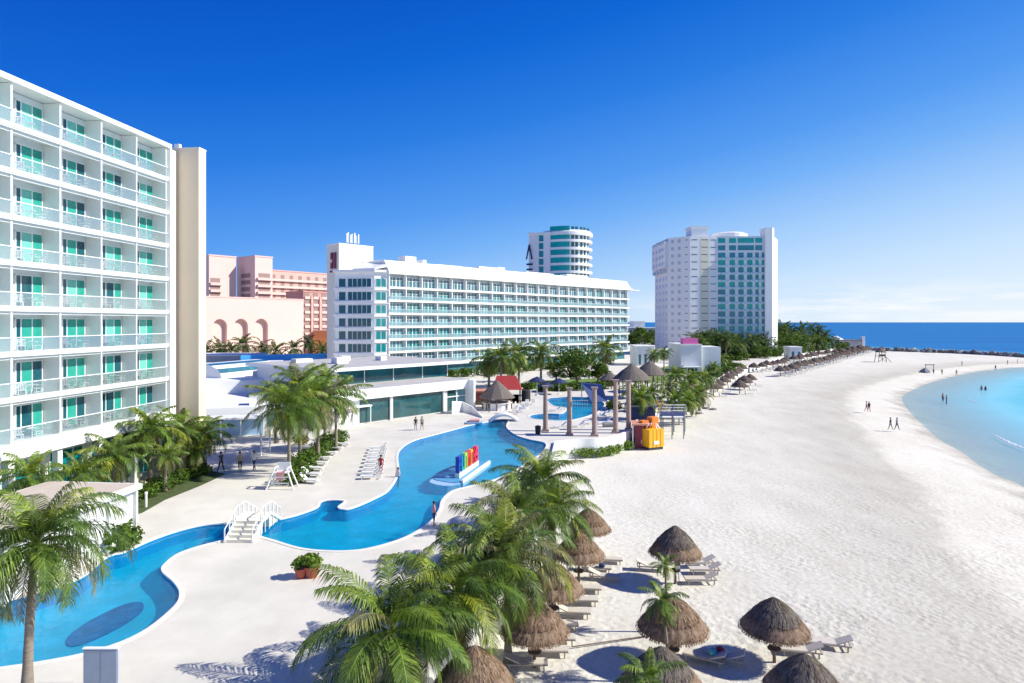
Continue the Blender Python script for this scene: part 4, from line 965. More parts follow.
# small palms on the beach among the thatched umbrellas
palm_px(662, 601, 28.4, 1.3, CS[0], 'small bright palm with thin trunk in front of a thatched umbrella', z0=0, lean=(-.3, .0), tr=.07)
palm_px(665, 566, 33, .85, CS[1], 'tiny sparse palm behind the bright one, below the farthest near umbrella', z0=0, lean=(-.1, 0), tr=.06)
palm_px(648, 680, 22.6, 1.5, CS[0], 'green palm fronds rising at the bottom edge before an umbrella', z0=0, tr=.07)
# row before the middle hotel
for i, (px, py, Z, r_, lab) in enumerate(((489, 362, 138, 4.6, 'leftmost palm before the middle hotel'), (501, 357, 134, 4.8, 'second palm from the left before the middle hotel'), (519, 353, 138, 4.9, 'tallest palm above the red roof'), (541, 353, 140, 4.6, 'palm right of the red roof, before the middle hotel'), (606, 349, 165, 5.0, 'lone palm before the right end of the middle hotel'), (512, 366, 150, 3.8, 'smaller palm behind the red roof'))):
    palm_px(px, py, Z, r_, CM[i % 3], lab, group='palms before the middle hotel', tr=.25)
mid = [(654, 352, 150), (664, 350, 156), (676, 372, 118), (690, 377, 112), (668, 384, 108), (651, 390, 100), (640, 396, 92), (684, 388, 106), (697, 384, 118), (706, 376, 128), (699, 392, 108), (675, 398, 98), (688, 399, 100), (632, 388, 104), (714, 364, 160), (720, 357, 190)]
for i, (px, py, Z) in enumerate(mid):
    where = ['behind the big thatched huts', 'beside the white beach club', 'right of the stone columns', 'above the orange play kiosk'][0 if px < 676 and py < 372 else 1 if py < 366 else 3 if py > 388 else 2]
    palm_px(px, py+3, Z, random.uniform(2.3, 3.2), [CM[i % 3], CMD, CM[(i+1) % 3]][i % 3] if py > 360 else CM[i % 3], f'palm {where}, {ordw(sorted(m_[0] for m_ in mid).index(px))} from the left of the garden palms', group='garden palms right of the columns', z0=DECK if px < 690 else 1.0)
# far palms before the pink block
pk = [(207, 352), (219, 350), (231, 353), (243, 346), (262, 350), (275, 353), (294, 350), (309, 345), (322, 352), (333, 355)]
for i, (px, py) in enumerate(pk):
    palm_px(px, py-1, 185+3*(i % 3), random.uniform(4.0, 5.2), CF[i % 3], f'palm before the pink resort, {ordw(i)} from the left of that far row', group='far palms before the pink resort', tr=.25)
# palm grove at the foot of the right tower
grove = []
gr_ = random.Random(21)
for i in range(74):
    px = 690+gr_.random()*154; top = 352-(0 if px < 745 else 1)*min(18, (px-745)*.5)*(1 if px < 810 else max(.2, 1-(px-810)/45))
    py = 338+gr_.random()*12 if px < 775 else 328+gr_.random()*18+(max(0, px-812)*.35)
    Z = 205+(px-690)*.75+gr_.random()*30+(py < 340)*25
    grove.append((px, py, Z))
grove.sort()
for i, (px, py, Z) in enumerate(grove):
    d_ = 'back' if py < 337 else 'front'
    palm_px(px, py, Z, gr_.uniform(4.2, 6.0), CF[i % 3], f'palm in the {d_} of the grove below the right tower, {ordw(i)} counting from the left', group='palm grove at the foot of the right tower', z0=0, tr=.3)
# ---------------------------------------------------------------- bushes and broad trees
def leafball(b, c, rad, n, sz, r, m='bush'):
    for i in range(n):
        u = Vector((r.gauss(0, 1), r.gauss(0, 1), r.gauss(0, 1))).normalized(); rr_ = rad*(.55+.5*r.random()**.5)
        p = Vector(c)+Vector((u.x*rr_, u.y*rr_, u.z*rr_*.8)); a = Vector((r.gauss(0, 1), r.gauss(0, 1), r.gauss(0, .6))).normalized(); d = a.cross(u).normalized(); a = a*sz; d = d*sz*.55
        tv = r.uniform(.6, 1.5); t_ = (tv*r.uniform(.9, 1.2), tv, tv*.8)
        b.poly([p-a, p-d, p+a, p+d], m, t_)
def tree(px, base_py, Z, w_, h, label, seed, z0=DECK, group=None):
    r = random.Random(seed); t = thing('broadleaf_tree', label, 'tree', (XP(px, Z), Z, z0), 0, group)
    k = MB().tube([(0, 0, 0), (.1, 0, h*.25), (0, .1, h*.5)], [.3, .22, .12], 'trunk', 8)
    for i in range(6):
        a = i*1.05; k.tube([(0, 0, h*.22), (w_*.15*math.cos(a), w_*.15*math.sin(a), h*.4), (w_*.3*math.cos(a), w_*.3*math.sin(a), h*.6)], [.14, .1, .04], 'trunk', 5)
    k.build('trunk', t, smooth=True); b = MB()
    for i in range(26):
        a = r.uniform(0, 6.28); q_ = r.random()**.5; zz_ = r.uniform(.25, .86)
        f = math.sqrt(max(.05, 1-((zz_-.45)/.55)**2))
        leafball(b, (w_*.42*q_*f*math.cos(a), w_*.42*q_*f*math.sin(a), h*zz_), w_*r.uniform(.09, .15), 130, .22*w_/9, r)
    b.build('crown', t, tone=True)
tree(577, 386, 143, 12.5, 8.5, 'large dark green broadleaf tree before the right half of the middle hotel', 5)
tree(556, 386, 150, 6.0, 4.8, 'smaller rounded tree at the left foot of the large broadleaf tree', 6)
tree(598, 386, 146, 7.0, 5.0, 'low spreading tree at the right foot of the large broadleaf tree', 8)
for i, (px, Z, w_, h) in enumerate(((757, 250, 12, 7), (800, 290, 16, 11), (783, 300, 18, 13), (820, 320, 15, 9), (735, 235, 12, 6), (770, 262, 13, 6), (648, 400, 30, 12), (842, 345, 12, 5), (706, 245, 14, 7), (722, 250, 12, 8))):
    tree(px, 0, Z, w_, h, f'bushy broadleaf tree mixed in the far palm grove, {ordw(sorted((757,800,783,820,735,770,648,842,706,722)).index(px))} from the left', 30+i, z0=0, group='bushy trees of the far grove')
def shrub(px, py, w_, h, label, seed, z=DECK, m='bush', dep=None, name='shrub', group=None, n=4, sz=.12):
    r = random.Random(seed); x, y = U(px, py, z); b = MB()
    for i in range(n): leafball(b, (r.uniform(-.4, .4)*w_*(n > 1), r.uniform(-.3, .3)*(dep or w_), h*.5), min(h*.6, w_*.5), int(110), sz, r, m)
    o = b.build(name, tone=True); o.location = (x, y, z); tag(o, label, 'shrub', group)
hed = [(112,512),(122,507),(133,500),(143,497),(153,493),(163,489),(173,485),(184,481),(196,477),(207,474)]
for i, (px, py) in enumerate(hed): shrub(px, py, 1.9, 1.1, f'low hedge shrub beside the near hotel path, {ordw(i)} from the service building', 100+i, group='hedge beside the near hotel')
hd2 = [(293,483),(297,476),(301,470),(306,464),(312,459),(318,454),(324,450),(331,445),(338,441)]
for i, (px, py) in enumerate(hd2): shrub(px, py, 1.8, 1.35, f'leafy shrub behind the curved row of white loungers, {ordw(i)} from the camera', 120+i, group='shrubs behind the curved lounger row', sz=.16)
shrub(119, 549, 2.0, 1.6, 'spiky green shrub on the pool edge below the service building', 140, sz=.2)
shrub(128, 545, 1.2, 1.0, 'small shrub next to the spiky one at the service building corner', 141)
hx_ = [(577,458),(586,458),(596,457.5),(606,456),(616,454),(625,451),(633,447),(639,442),(642,436)]
for i, (px, py) in enumerate(hx_): shrub(px, py-1, 1.7, 1.25, f'clipped hedge section at the foot of the curved white wall, {ordw(i)} from the left', 150+i, z=0, group='hedge below the curved wall', n=9, m='potleaf')
M['yleaf'] = leafmat('yellow_croton_leaf', (.50, .36, .01), (.28, .20, .01), .3)
shrub(656, 417, 2.6, 3.0, 'bright yellow-leaved shrub behind the orange play kiosk', 170, m='yleaf', n=5)
shrub(300, 452, 1.3, 2.6, 'yellow-leaved shrub beside the biggest centre-left palm', 171, m='yleaf', n=4)
gsh = sorted(((530,389,3,1.5),(545,391,3,1.2),(560,391,4,1.4),(580,390,4,1.8),(598,390,4,1.8),(612,386,4,2.2),(700,380,4,2),(712,373,4,2),(722,369,4,2.4),(730,366,4,2),(694,392,3,1.6),(643,404,3,1.8),(612,410,3,1.6),(689,404,2.5,1.4),(638,382,4,2),(704,386,3.5,1.7),(716,379,3.5,1.8),(727,373,3.5,1.8),(736,369,3.5,2),(566,390,3,1.5)))
for i, (px, py, w_, h) in enumerate(gsh):
    shrub(px, py, w_, h, f'green garden shrub beyond the pools, {ordw(i)} from the left', 200+i, group='garden shrubs beyond the pools', n=5, sz=.25)
for i in range(12):
    px = 418+i*17; t_ = (28.8-(512-px)/F*151)/(.667+(512-px)/F*.745) if 0 else ((px-512)/F*151+28.8)/(.667-(px-512)/F*.745); Z = 151+.745*t_-7
    shrub(px, HOR+14*F/Z, 5.5, 2.4, f'long green shrub along the base of the middle hotel, {ordw(i)} from the left', 260+i, group='shrubs along the middle hotel', n=6, sz=.3)
sb_ = MB(); 
# ---------------------------------------------------------------- thatched umbrellas
def straw(b, r0, z0, r1, z1, n, w_, m, r, ln=.4, lift=.015):
    for i in range(n):
        a = r.uniform(0, 2*math.pi); t = r.random(); t2 = min(1.12, t+ln*r.uniform(.5, 1.1))
        ra_, za = r0+(r1-r0)*t, z0+(z1-z0)*t; rb, zb = r0+(r1-r0)*t2, z0+(z1-z0)*t2-.02*r.random()
        a2 = a+r.uniform(-.06, .06); da = w_/max(.2, rb); tv = r.uniform(.55, 1.6); tn_ = (tv, tv*r.uniform(.85, 1.05), tv*r.uniform(.7, 1.0))
        li = lift*r.uniform(.5, 3)
        b.poly([(ra_*math.cos(a), ra_*math.sin(a), za+li), (rb*math.cos(a2-da), rb*math.sin(a2-da), zb+li), (rb*math.cos(a2+da), rb*math.sin(a2+da), zb+li)], m, tn_)
def umbrella(seed, capm='thatchcap'):
    r = random.Random(seed)
    t = thing('thatched_umbrella', '', 'beach umbrella')
    b = MB().tube([(0, 0, 0), (.03, 0, 1.3), (0, .02, 2.6)], [.09, .075, .06], 'wood', 8, True); b.build('post', t, smooth=True)
    b = MB().lathe([(.34, .68), (.36, .72), (.34, .75)], 'wood', 12); b.build('table', t)
    b = MB(); n = 56
    b.lathe([(.02, 2.2), (1.55, 1.80), (1.66, 1.66), (1.70, 1.71), (1.48, 2.0), (1.02, 2.38)], 'thatch', n, jit=.035, tone=lambda: (1, 1, 1))
    straw(b, 1.0, 2.44, 1.72, 1.69, 1500, .018, 'thatch', r, .38)
    for i in range(420):   # ragged hanging fringe
        a = r.uniform(0, 6.283); ro = r.uniform(1.58, 1.74); z0 = 1.78; z1 = 1.62-r.uniform(0, .18); da = .012; tv = r.uniform(.5, 1.5)
        b.poly([(ro*math.cos(a-da), ro*math.sin(a-da), z0), (ro*math.cos(a+da), ro*math.sin(a+da), z0), ((ro+.02)*math.cos(a), (ro+.02)*math.sin(a), z1)], 'thatch', (tv, tv*.95, tv*.85))
    b.build('thatch_skirt', t, tone=True)
    b = MB(); b.lathe([(1.20, 2.26), (1.24, 2.24), (1.0, 2.50), (.62, 2.80), (.25, 3.03), (.02, 3.16)], capm, n, jit=.03)
    straw(b, .08, 3.14, .7, 2.76, 350, .02, capm, r, .5); straw(b, .6, 2.82, 1.26, 2.26, 800, .02, capm, r, .4)
    b.build('thatch_cap', t, tone=True)
    return t
um = [umbrella(1), umbrella(2, 'thatch')]
UM = [  # x, y, scale, label
    (10.0, 39.2, 1.0, 1.12, 'thatched umbrella with dark cap standing farthest back on the open sand, person beneath it'),
    (7.5, 29.9, 1.03, 1.0, 'thatched umbrella behind the small bright palm'),
    (12.3, 30.0, .98, 1.0, 'thatched umbrella standing alone at right with its post and round table visible'),
    (5.9, 25.2, 1.02, 1.0, 'thatched umbrella at the bottom edge below the small bright palm'),
    (11.4, 24.9, .98, 1.0, 'thatched umbrella cut by the bottom edge, lower right'),
    (5.3, 44.4, .98, 1.0, 'farthest thatched umbrella of the left column beside the palms'),
    (4.1, 39.3, 1.0, 1.0, 'second farthest thatched umbrella of the left column beside the palms'),
    (2.2, 34.2, 1.02, 1.0, 'third farthest thatched umbrella of the left column, over the upper sun beds'),
    (1.05, 29.7, 1.0, 1.0, 'fourth thatched umbrella of the left column, half hidden by palm fronds'),
    (-1.5, 25.4, 1.0, 1.0, 'nearest thatched umbrella of the left column at the bottom edge under palm fronds')]
for i, (x, y, s, sz_, lab) in enumerate(UM):
    o = um[i] if i < 2 else dup(um[0 if i in (2, 3, 4) else 1], (0, 0, 0))
    o.location = (x, y, 0 if i != 9 else .0); o.rotation_euler = (0, 0, i*1.3); o.scale = (s*.92, s*.92, s*sz_); tag(o, lab, 'beach umbrella', 'thatched umbrellas on the near sand')
# ---------------------------------------------------------------- loungers
def lounger(fm='lounger', pad='lounger'):
    t = thing('sun_lounger', '', 'sun lounger')
    b = MB(); b.box(-.95, .95, -.33, -.28, .26, .33, fm).box(-.95, .95, .28, .33, .26, .33, fm)
    b.box(-.95, -.90, -.28, .28, .26, .33, fm).box(.9, .95, -.28, .28, .26, .33, fm); b.build('frame', t)
    for x in (-.8, .75):
        for y in (-.3, .3): MB().box(x, x+.06, y-.03, y+.03, 0, .26, fm).build('leg', t)
    MB().box(-.94, .30, -.275, .275, .30, .35, pad).build('seat', t)
    b = MB(); a = R(42 if pad == 'lounger' else 24); c_, s_ = math.cos(a), math.sin(a)
    pr = [(.31, .30), (.31+.78*c_, .30+.78*s_), (.31+.78*c_-.05*s_, .30+.78*s_+.05*c_), (.31-.05*s_, .35)]
    v0 = [b.vert((x, -.28, z)) for x, z in pr]; v1 = [b.vert((x, .28, z)) for x, z in pr]
    for i in range(4): b.face([v0[i], v0[(i+1) % 4], v1[(i+1) % 4], v1[i]], pad)
    b.face(v0[::-1], pad); b.face(v1, pad); b.build('backrest', t)
    return t
lw_ = lounger(); ls_ = lounger('bedframe', 'sandlounger'); used = set()
def place(src, x, y, z, rz, lab, grp):
    o = src if id(src) not in used else dup(src, (0, 0, 0)); used.add(id(src))
    o.location = (x, y, z); o.rotation_euler = (0, 0, rz); o['label'] = lab; o['group'] = grp; return o
curv = [(309,483),(311,476.5),(314,470.5),(318,465),(322,460),(328,455),(334,450),(341,446)]
for i, (px, py) in enumerate(curv):
    x, y = U(px, py, DECK); place(lw_, x, y, DECK, R(165+i*2), f'white sun lounger in the curved row along the hedge, {ordw(i)} from the camera', 'white loungers along the hedge')
row2 = [(371,479),(372,475),(373,471),(374,467),(375,463),(376,459.5),(377,456),(378,453),(379,450)]
for i, (px, py) in enumerate(row2):
    x, y = U(px, py, DECK); place(lw_, x, y, DECK, R(4), f'white sun lounger in the straight row beside the pool, {ordw(i)} from the camera', 'white loungers in a row beside the pool')
sand = [(601,563,.1),(598,580,0),(578,592,.1),(574,604,.15),(566,616,.1),(553,629,.2),(549,643,.2),(541,655,.2),(520,668,.2),(590,571,0)]
for i, (px, py, a) in enumerate(sand):
    x, y = U(px+7, py, 0); place(ls_, x, y, 0, R(168)+a, f'beige sun bed on sand by the left umbrella column, {ordw(i)} in order down that side', 'beige sun beds of the left column')
for i, (px, py, a, lab) in enumerate(((700,583,0,'beige sun bed right of the farthest near umbrella, its front one'),(704,573,0,'beige sun bed right of the farthest near umbrella, middle one'),(699,566,.1,'beige sun bed right of the farthest near umbrella, rear one'),(652,570,3.0,'beige sun bed left of the farthest near umbrella'),(829,648,-.25,'beige sun bed lying right of the lone right umbrella'),(800,655,-.2,'beige sun bed under the right side of the lone right umbrella'),(704,662,-.5,'sun bed in umbrella shade with folded bags, left one'),(722,662,-.4,'sun bed in umbrella shade with folded towel, right one'))):
    x, y = U(px, py, 0); place(ls_, x, y, 0, a, lab, 'beige sun beds around the near umbrellas')
for i, (px, py, m_, lab) in enumerate(((713, 655, 'c_cyan', 'teal beach bag on the sun bed in umbrella shade'), (720, 653, 'c_red', 'red towel bundle on the sun bed in umbrella shade'), (602, 567, 'c_navy', 'navy folded towel on the upper beige sun bed'))):
    x, y = U(px, py, .35); b = MB().lathe([(.16, 0), (.22, .08), (.2, .2), (.1, .28)], m_, 10, jit=.02); o = b.build('towel_bundle'); o.location = (x, y, .36); tag(o, lab, 'towel')
# rope across sand
x0, y0 = U(572, 648, 0); x1, y1 = U(648, 637, 0); b = MB().tube([(x0+(x1-x0)*t/8, y0+(y1-y0)*t/8, .06+.25*0) for t in range(9)], .035, 'wood', 6); tag(b.build('wooden_pole'), 'long dark wooden pole lying on the sand between umbrellas', 'pole')
# ---------------------------------------------------------------- far umbrellas
def far_umb():
    b = MB().tube([(0, 0, 0), (0, 0, 2.6)], .1, 'wood', 6).lathe([(1.95, 1.75), (2.0, 1.62), (1.2, 2.45), (.05, 3.2)], 'thatchfar', 14, jit=.05); return b.mesh('far_umbrella')
def far_lng():
    b = MB().box(-.95, .95, -.32, .32, .22, .34, 'lounger').poly([(.3, -.32, .34), (.95, -.32, .85), (.95, .32, .85), (.3, .32, .34)], 'lounger')
    b = b or None; return b
fum = far_umb()
lb = MB(); lb.box(-.95, .95, -.32, .32, .22, .34, 'lounger'); lb.box(.6, .9, -.32, .32, .34, .8, 'lounger')
for x in (-.8, .8):
    for y in (-.25, .25): lb.box(x-.04, x+.04, y-.04, y+.04, 0, .22, 'lounger')
flm = lb.mesh('far_lounger')
def far_row(p0, p1, n, what, grp, lng=True, start=0, jit=.5):
    for i in range(n):
        t = i/max(1, n-1); x0, y0 = U(*p0); x1, y1 = U(*p1)
        x = x0+(x1-x0)*t+random.uniform(-jit, jit); y = y0+(y1-y0)*t+random.uniform(-jit, jit)
        o = bpy.data.objects.new('thatched_umbrella', fum); col.objects.link(o); o.location = (x, y, 0); s = random.uniform(.92, 1.1); o.scale = (s, s, s); o.rotation_euler = (0, 0, random.random()*6)
        tag(o, f'{ordw(i)} thatched umbrella of {what}', 'beach umbrella', grp)
        if lng:
            for k, dx in enumerate((1.7, )):
                o = bpy.data.objects.new('sun_lounger', flm); col.objects.link(o); o.location = (x+dx, y-1.2, 0); o.rotation_euler = (0, 0, R(150)+random.uniform(-.2, .2))
                tag(o, f'white lounger at the {ordw(i)} umbrella of {what}', 'sun lounger', 'loungers of the far beach rows')
far_row((781, 376.5), (869, 351.5), 34, 'the long front row, counting from the near end', 'long front row of beach umbrellas')
far_row((755, 372.5), (786, 366), 7, 'the short second row, from its near end', 'short second row of beach umbrellas')
far_row((831, 356.5), (862, 350.5), 9, 'the farthest rear row, from its near end', 'rear row at the far end')
far_row((793, 363.5), (826, 357.2), 9, 'the middle rear row, from its near end', 'middle rear row of beach umbrellas')
far_row((712, 396), (741, 374.5), 8, 'the garden edge line, from its near end', 'umbrella line along the garden edge')
far_row((738.5, 394), (750, 385.5), 3, 'the trio on open sand, from its near end', 'umbrella trio on open sand')
# ---------------------------------------------------------------- stone columns on the curved terrace
def column(px, top, base, lab):
    x, y = U(px, base, DECK); h = ZH(top, y)-DECK
    t = thing('stone_column', lab, 'column', (x, y, DECK), 0, 'stone columns on the curved terrace')
    MB().box(-.42, .42, -.42, .42, 0, .25, 'colstone').build('base', t)
    b = MB(); pr = []; n = 16
    for i in range(14): z = .25+(h-.6)*i/14; pr += [(.33-.004*i, z), (.33-.004*i, z+(h-.6)/14*.9), (.305-.004*i, z+(h-.6)/14*.95)]
    b.lathe(pr, 'colstone', n).build('shaft', t)
    MB().lathe([(.27, h-.36), (.38, h-.22), (.38, h-.1)], 'colstone', 12).box(-.42, .42, -.42, .42, h-.1, h, 'colstone').build('capital', t)
for px, tp, bs_, lab in ((545.5, 385.5, 431, 'leftmost stone column on the terrace, beside the pool corner'), (569.5, 387.5, 435, 'second stone column from the left on the terrace'), (594.5, 387, 436, 'middle stone column of the five on the terrace'), (615.6, 379.5, 433, 'fourth stone column from the left, one of the close right pair'), (628.5, 380.5, 430, 'rightmost stone column on the terrace')): column(px, tp, bs_, lab)
# parapet wall of the terrace
def wall_along(name, pts, z0, z1, th, m, lab, cat='wall'):
    b = MB(); pts = catmull(pts+pts[::-1][1:-1], 5)[:5*(len(pts)-1)+1]
    for i in range(len(pts)-1):
        a = Vector(pts[i]); c = Vector(pts[i+1]); d = (c-a).normalized()*.02; s = Vector((-d.y, d.x)).normalized()*th
        a2, c2 = a+s, c+s
        b.poly([(a.x, a.y, z0), (c.x, c.y, z0), (c.x, c.y, z1), (a.x, a.y, z1)], m); b.poly([(c2.x, c2.y, z0), (a2.x, a2.y, z0), (a2.x, a2.y, z1), (c2.x, c2.y, z1)], m); b.poly([(a.x, a.y, z1), (c.x, c.y, z1), (c2.x, c2.y, z1), (a2.x, a2.y, z1)], m)
    e0, e1 = Vector(pts[0]), Vector(pts[-1])
    o = b.build(name); tag(o, lab, cat); return o
wall_along('terrace_wall', [(x+.03*0, y-.06) for x, y in terr], -.6, DECK+.22, .3, 'white', 'curved white retaining wall of the column terrace above the sand')
wall_along('pool_edge_wall', [(3.62, 60), (4.32, 66), terr[0]], -.6, DECK+.3, .28, 'white', 'low white wall between the pool corner and the beach')
# ---------------------------------------------------------------- footbridge
xl, yl = U(223, 543, DECK); xr, yr = U(256, 541, DECK); yb_ = U(240, 519, DECK)[1]
fx_ = (xl+xr)/2; fw_ = (xr-xl)/2*.84; bl = yb_-yl
fbg = thing('footbridge', 'white stepped footbridge crossing the narrow part of the pool', 'bridge', (fx_, yl, DECK))
ns = 5; sh = .19
s1 = MB(); st = MB()
for i in range(ns): s1.box(-fw_, fw_, i*.36, (i+1)*.36+.02, .0 if i == 0 else .02, (i+1)*sh, 'offwhite'); st.box(-fw_, fw_, bl-(i+1)*.36-.02, bl-i*.36, .0 if i == 0 else .02, (i+1)*sh-.002, 'offwhite')
s1.build('steps', fbg); st.build('steps', fbg); MB().box(-fw_, fw_, ns*.36-.1, bl-ns*.36+.1, ns*sh-.25, ns*sh+.015, 'offwhite').build('walkway', fbg)
for s in (-1, 1):
    b = MB(); x = s*(fw_+.06)
    def rz_(y): return ns*sh*min(1, max(0, min(y, bl-y)/(ns*.36)))
    for i in range(8):
        y = bl*i/7; b.box(x-.03, x+.03, y-.03, y+.03, 0, rz_(y)+.86, 'white')
    for hh in (.84,): b.tube([(x, bl*i/20, rz_(bl*i/20)+hh) for i in range(21)], .035, 'white', 6)
    b.tube([(x, bl*i/20, rz_(bl*i/20)+.03) for i in range(21)], .11, 'white', 6)
    b.build('railing', fbg)
# low bridge at the far neck of the pool
xa, ya = U(494, 421, DECK); xb, yb2 = U(514, 424, DECK)
b = MB(); n = 12
for i in range(n):
    t0, t1 = i/n, (i+1)/n; X0, X1 = xa+(xb-xa)*t0-.8, xa+(xb-xa)*t1+.5; h0, h1 = .15+.9*math.sin(math.pi*t0), .15+.9*math.sin(math.pi*t1); X0 = xa-.6+(xb-xa+1.2)*t0; X1 = xa-.6+(xb-xa+1.2)*t1
    b.poly([(X0, ya-.6, DECK+h0), (X1, ya-.6, DECK+h1), (X1, ya+1.6, DECK+h1), (X0, ya+1.6, DECK+h0)], 'lav'); b.poly([(X0, ya-.6, DECK+h0-.3), (X1, ya-.6, DECK+h1-.3), (X1, ya-.6, DECK+h1), (X0, ya-.6, DECK+h0)], 'lav')
    b.poly([(X0, ya-.6, DECK+h0-.3), (X0, ya+1.6, DECK+h0-.3), (X1, ya+1.6, DECK+h1-.3), (X1, ya-.6, DECK+h1-.3)], 'lav')
tag(b.build('arched_bridge'), 'small grey arched bridge over the far neck of the pool', 'bridge')
x, y = U(478, 424, DECK); b = MB().box(-1.6, .6, -.4, 1.2, 0, .22, 'paleblue').box(-1.2, .2, -.2, 1.3, .221, .5, 'c_pink'); o = b.build('pool_play_step'); o.location = (x, y, DECK+.04); tag(o, 'pinkish play step at the far edge of the pool left of the arched bridge', 'play step')
# ---------------------------------------------------------------- floating letter platform
xa, ya = -4.3, 56.3; xb, yb3 = -2.2, 64.2
fd = Vector((xb-xa, yb3-ya)); fl = fd.length; fa = math.atan2(fd.y, fd.x)
fp = thing('sign_platform', 'pale blue platform with white rim standing in the pool and carrying coloured letters', 'platform', (xa, ya, POOLW-.9), fa)
out = catmull([(-.5, .8), (-.2, .1), (1.0, 0), (4, 0), (7.4, 0), (8.2, .3), (7.6, 2.0), (5.0, 3.1), (2.0, 3.4), (.2, 2.8)], 5)
M['platform'] = mat('blue_platform_tile', (.10, .36, .62), .5, noise=.25, nscale=1.5)
MB().prism(out, 0, .98, 'platform').build('base', fp)
MB().box(-.3, 8.0, -.10, .10, .60, 1.16, 'white').build('kerb', fp)
MB().prism(catmull([(-1.6, 1.2), (-.9, .3), (0, .2), (.5, 1.5), (.6, 3.0), (-.8, 2.8)], 4), 0, .93, 'paleblue').build('step', fp)
def lm(n_, c): M[n_] = mat(n_, c, .4, .5, noise=.1)
lm('l_blue', (.01, .06, .42)); lm('l_teal', (.0, .30, .40)); lm('l_green', (.35, .55, .05)); lm('l_red', (.70, .03, .03)); lm('l_orange', (.85, .35, .02)); lm('l_crimson', (.65, .02, .06)); lm('l_pink', (.75, .05, .12))
G = {'P': ['111', '101', '111', '100', '100'], 'U': ['101', '101', '101', '101', '111'], 'N': ['111', '101', '101', '101', '101'], 'M': ['111', '111', '101', '101', '101'], 'T': ['111', '010', '010', '010', '010'], 'A': ['010', '101', '111', '101', '101'], 'S': ['111', '101', '111', '001', '111'], 'I': ['010', '010', '010', '010', '010']}
word = [('P', 'l_blue'), ('U', 'l_teal'), ('N', 'l_green'), ('M', 'l_red'), ('T', 'l_orange'), ('A', 'l_crimson'), ('S', 'l_pink')]
Tm = Matrix.Translation((xa, ya, POOLW-.9)) @ Matrix.Rotation(fa, 4, 'Z')
cn_ = {'l_blue': 'dark blue', 'l_teal': 'teal', 'l_green': 'yellow-green', 'l_red': 'red', 'l_orange': 'orange', 'l_crimson': 'crimson', 'l_pink': 'pinkish red'}
lfw = .82
for i, (ch, m_) in enumerate(word):
    p = Tm @ Vector((1.0+i*lfw, .85, .98)); t = thing('sign_letter', f'{cn_[m_]} upright letter on the pool platform, {ordw(i)} from the left', 'letter', p, fa, 'coloured letters in the pool')
    b = MB(); cw, ch_ = lfw*.86/3, 1.45/5
    for r_i, row in enumerate(G[ch]):
        c = 0
        while c < 3:
            if row[c] == '1':
                e_ = c
                while e_ < 2 and row[e_+1] == '1': e_ += 1
                b.box(c*cw, (e_+1)*cw, -.12, .22, .45+(4-r_i)*ch_, .45+(5-r_i)*ch_, m_); c = e_+1
            else: c += 1
    b.build('letter_body', t); MB().box(-.02, 3*cw*.98, -.16, .26, 0, .448, 'white').build('foot', t)
# ---------------------------------------------------------------- potted plants
for i, (px, py, s, lab) in enumerate(((301, 579.5, .95, 'left red terracotta pot with leafy plant on the empty deck'), (312, 579, 1.1, 'right and larger red terracotta pot with leafy plant on the empty deck'))):
    x, y = U(px, py-2, DECK); t = thing('potted_plant', lab, 'potted plant', (x, y, DECK), 0, None, s)
    MB().lathe([(.24, 0), (.36, .48), (.40, .48), (.40, .58), (.34, .58), (.34, .50)], 'terracotta', 20).build('pot', t)
    b = MB(); r_ = random.Random(i+3)
    for k in range(5): leafball(b, (r_.uniform(-.2, .2), r_.uniform(-.2, .2), .85+r_.uniform(-.1, .2)), .32, 90, .11, r_, 'potleaf')
    b.build('foliage', t, tone=True)
# A-frame by the palms
x, y = U(281, 489, DECK); t = thing('lifeguard_chair', 'white wooden raised lifeguard chair with a pink towel, near the hedge', 'chair', (x, y, DECK))
b = MB()
for sx_ in (-1, 1):
    b.tube([(sx_*1.15, -.3, 0), (sx_*.5, -.1, 1.75)], .07, 'white', 6).tube([(sx_*1.15, .9, 0), (sx_*.5, .7, 1.75)], .07, 'white', 6).box(min(sx_*.55, sx_*.6), max(sx_*.55, sx_*.6), -.1, .8, 1.7, 1.8, 'white')
for z in (.5, 1.0): b.box(-.85+z*.2, .85-z*.2, -.25, -.18, z, z+.08, 'white')
b.build('frame', t); MB().box(-.55, .55, -.1, .75, 1.3, 1.38, 'white').build('seat', t); MB().box(-.55, .55, .7, .78, 1.38, 2.1, 'white').build('backrest', t)
b = MB().prism([(-.35, -.2), (.3, -.22), (.32, .3), (-.3, .3)], 1.385, 1.43, 'c_pink').box(-.3, .28, -.24, -.2, .75, 1.43, 'c_pink'); o = b.build('towel'); o.location = (x, y, DECK); tag(o, 'pink towel hanging over the white raised chair', 'towel')
# white posts / fence by the canopy
for i, (px, py, h) in enumerate(((261, 456, 2.2), (270, 452, 2.2), (252, 462, .9), (146, 507, 1.0), (128, 516, 1.0))):
    x, y = U(px, py, DECK); b = MB().lathe([(.09, 0), (.09, h), (.13, h), (.1, h+.14)], 'white', 10); o = b.build('white_post'); o.location = (x, y, DECK)
    tag(o, ['tall white post right of the walking people', 'second tall white post near the lifeguard chair', 'short white bollard by the walking people', 'short white bollard in the hedge strip by the service building', 'white bollard nearest the service building corner'][i], 'post')
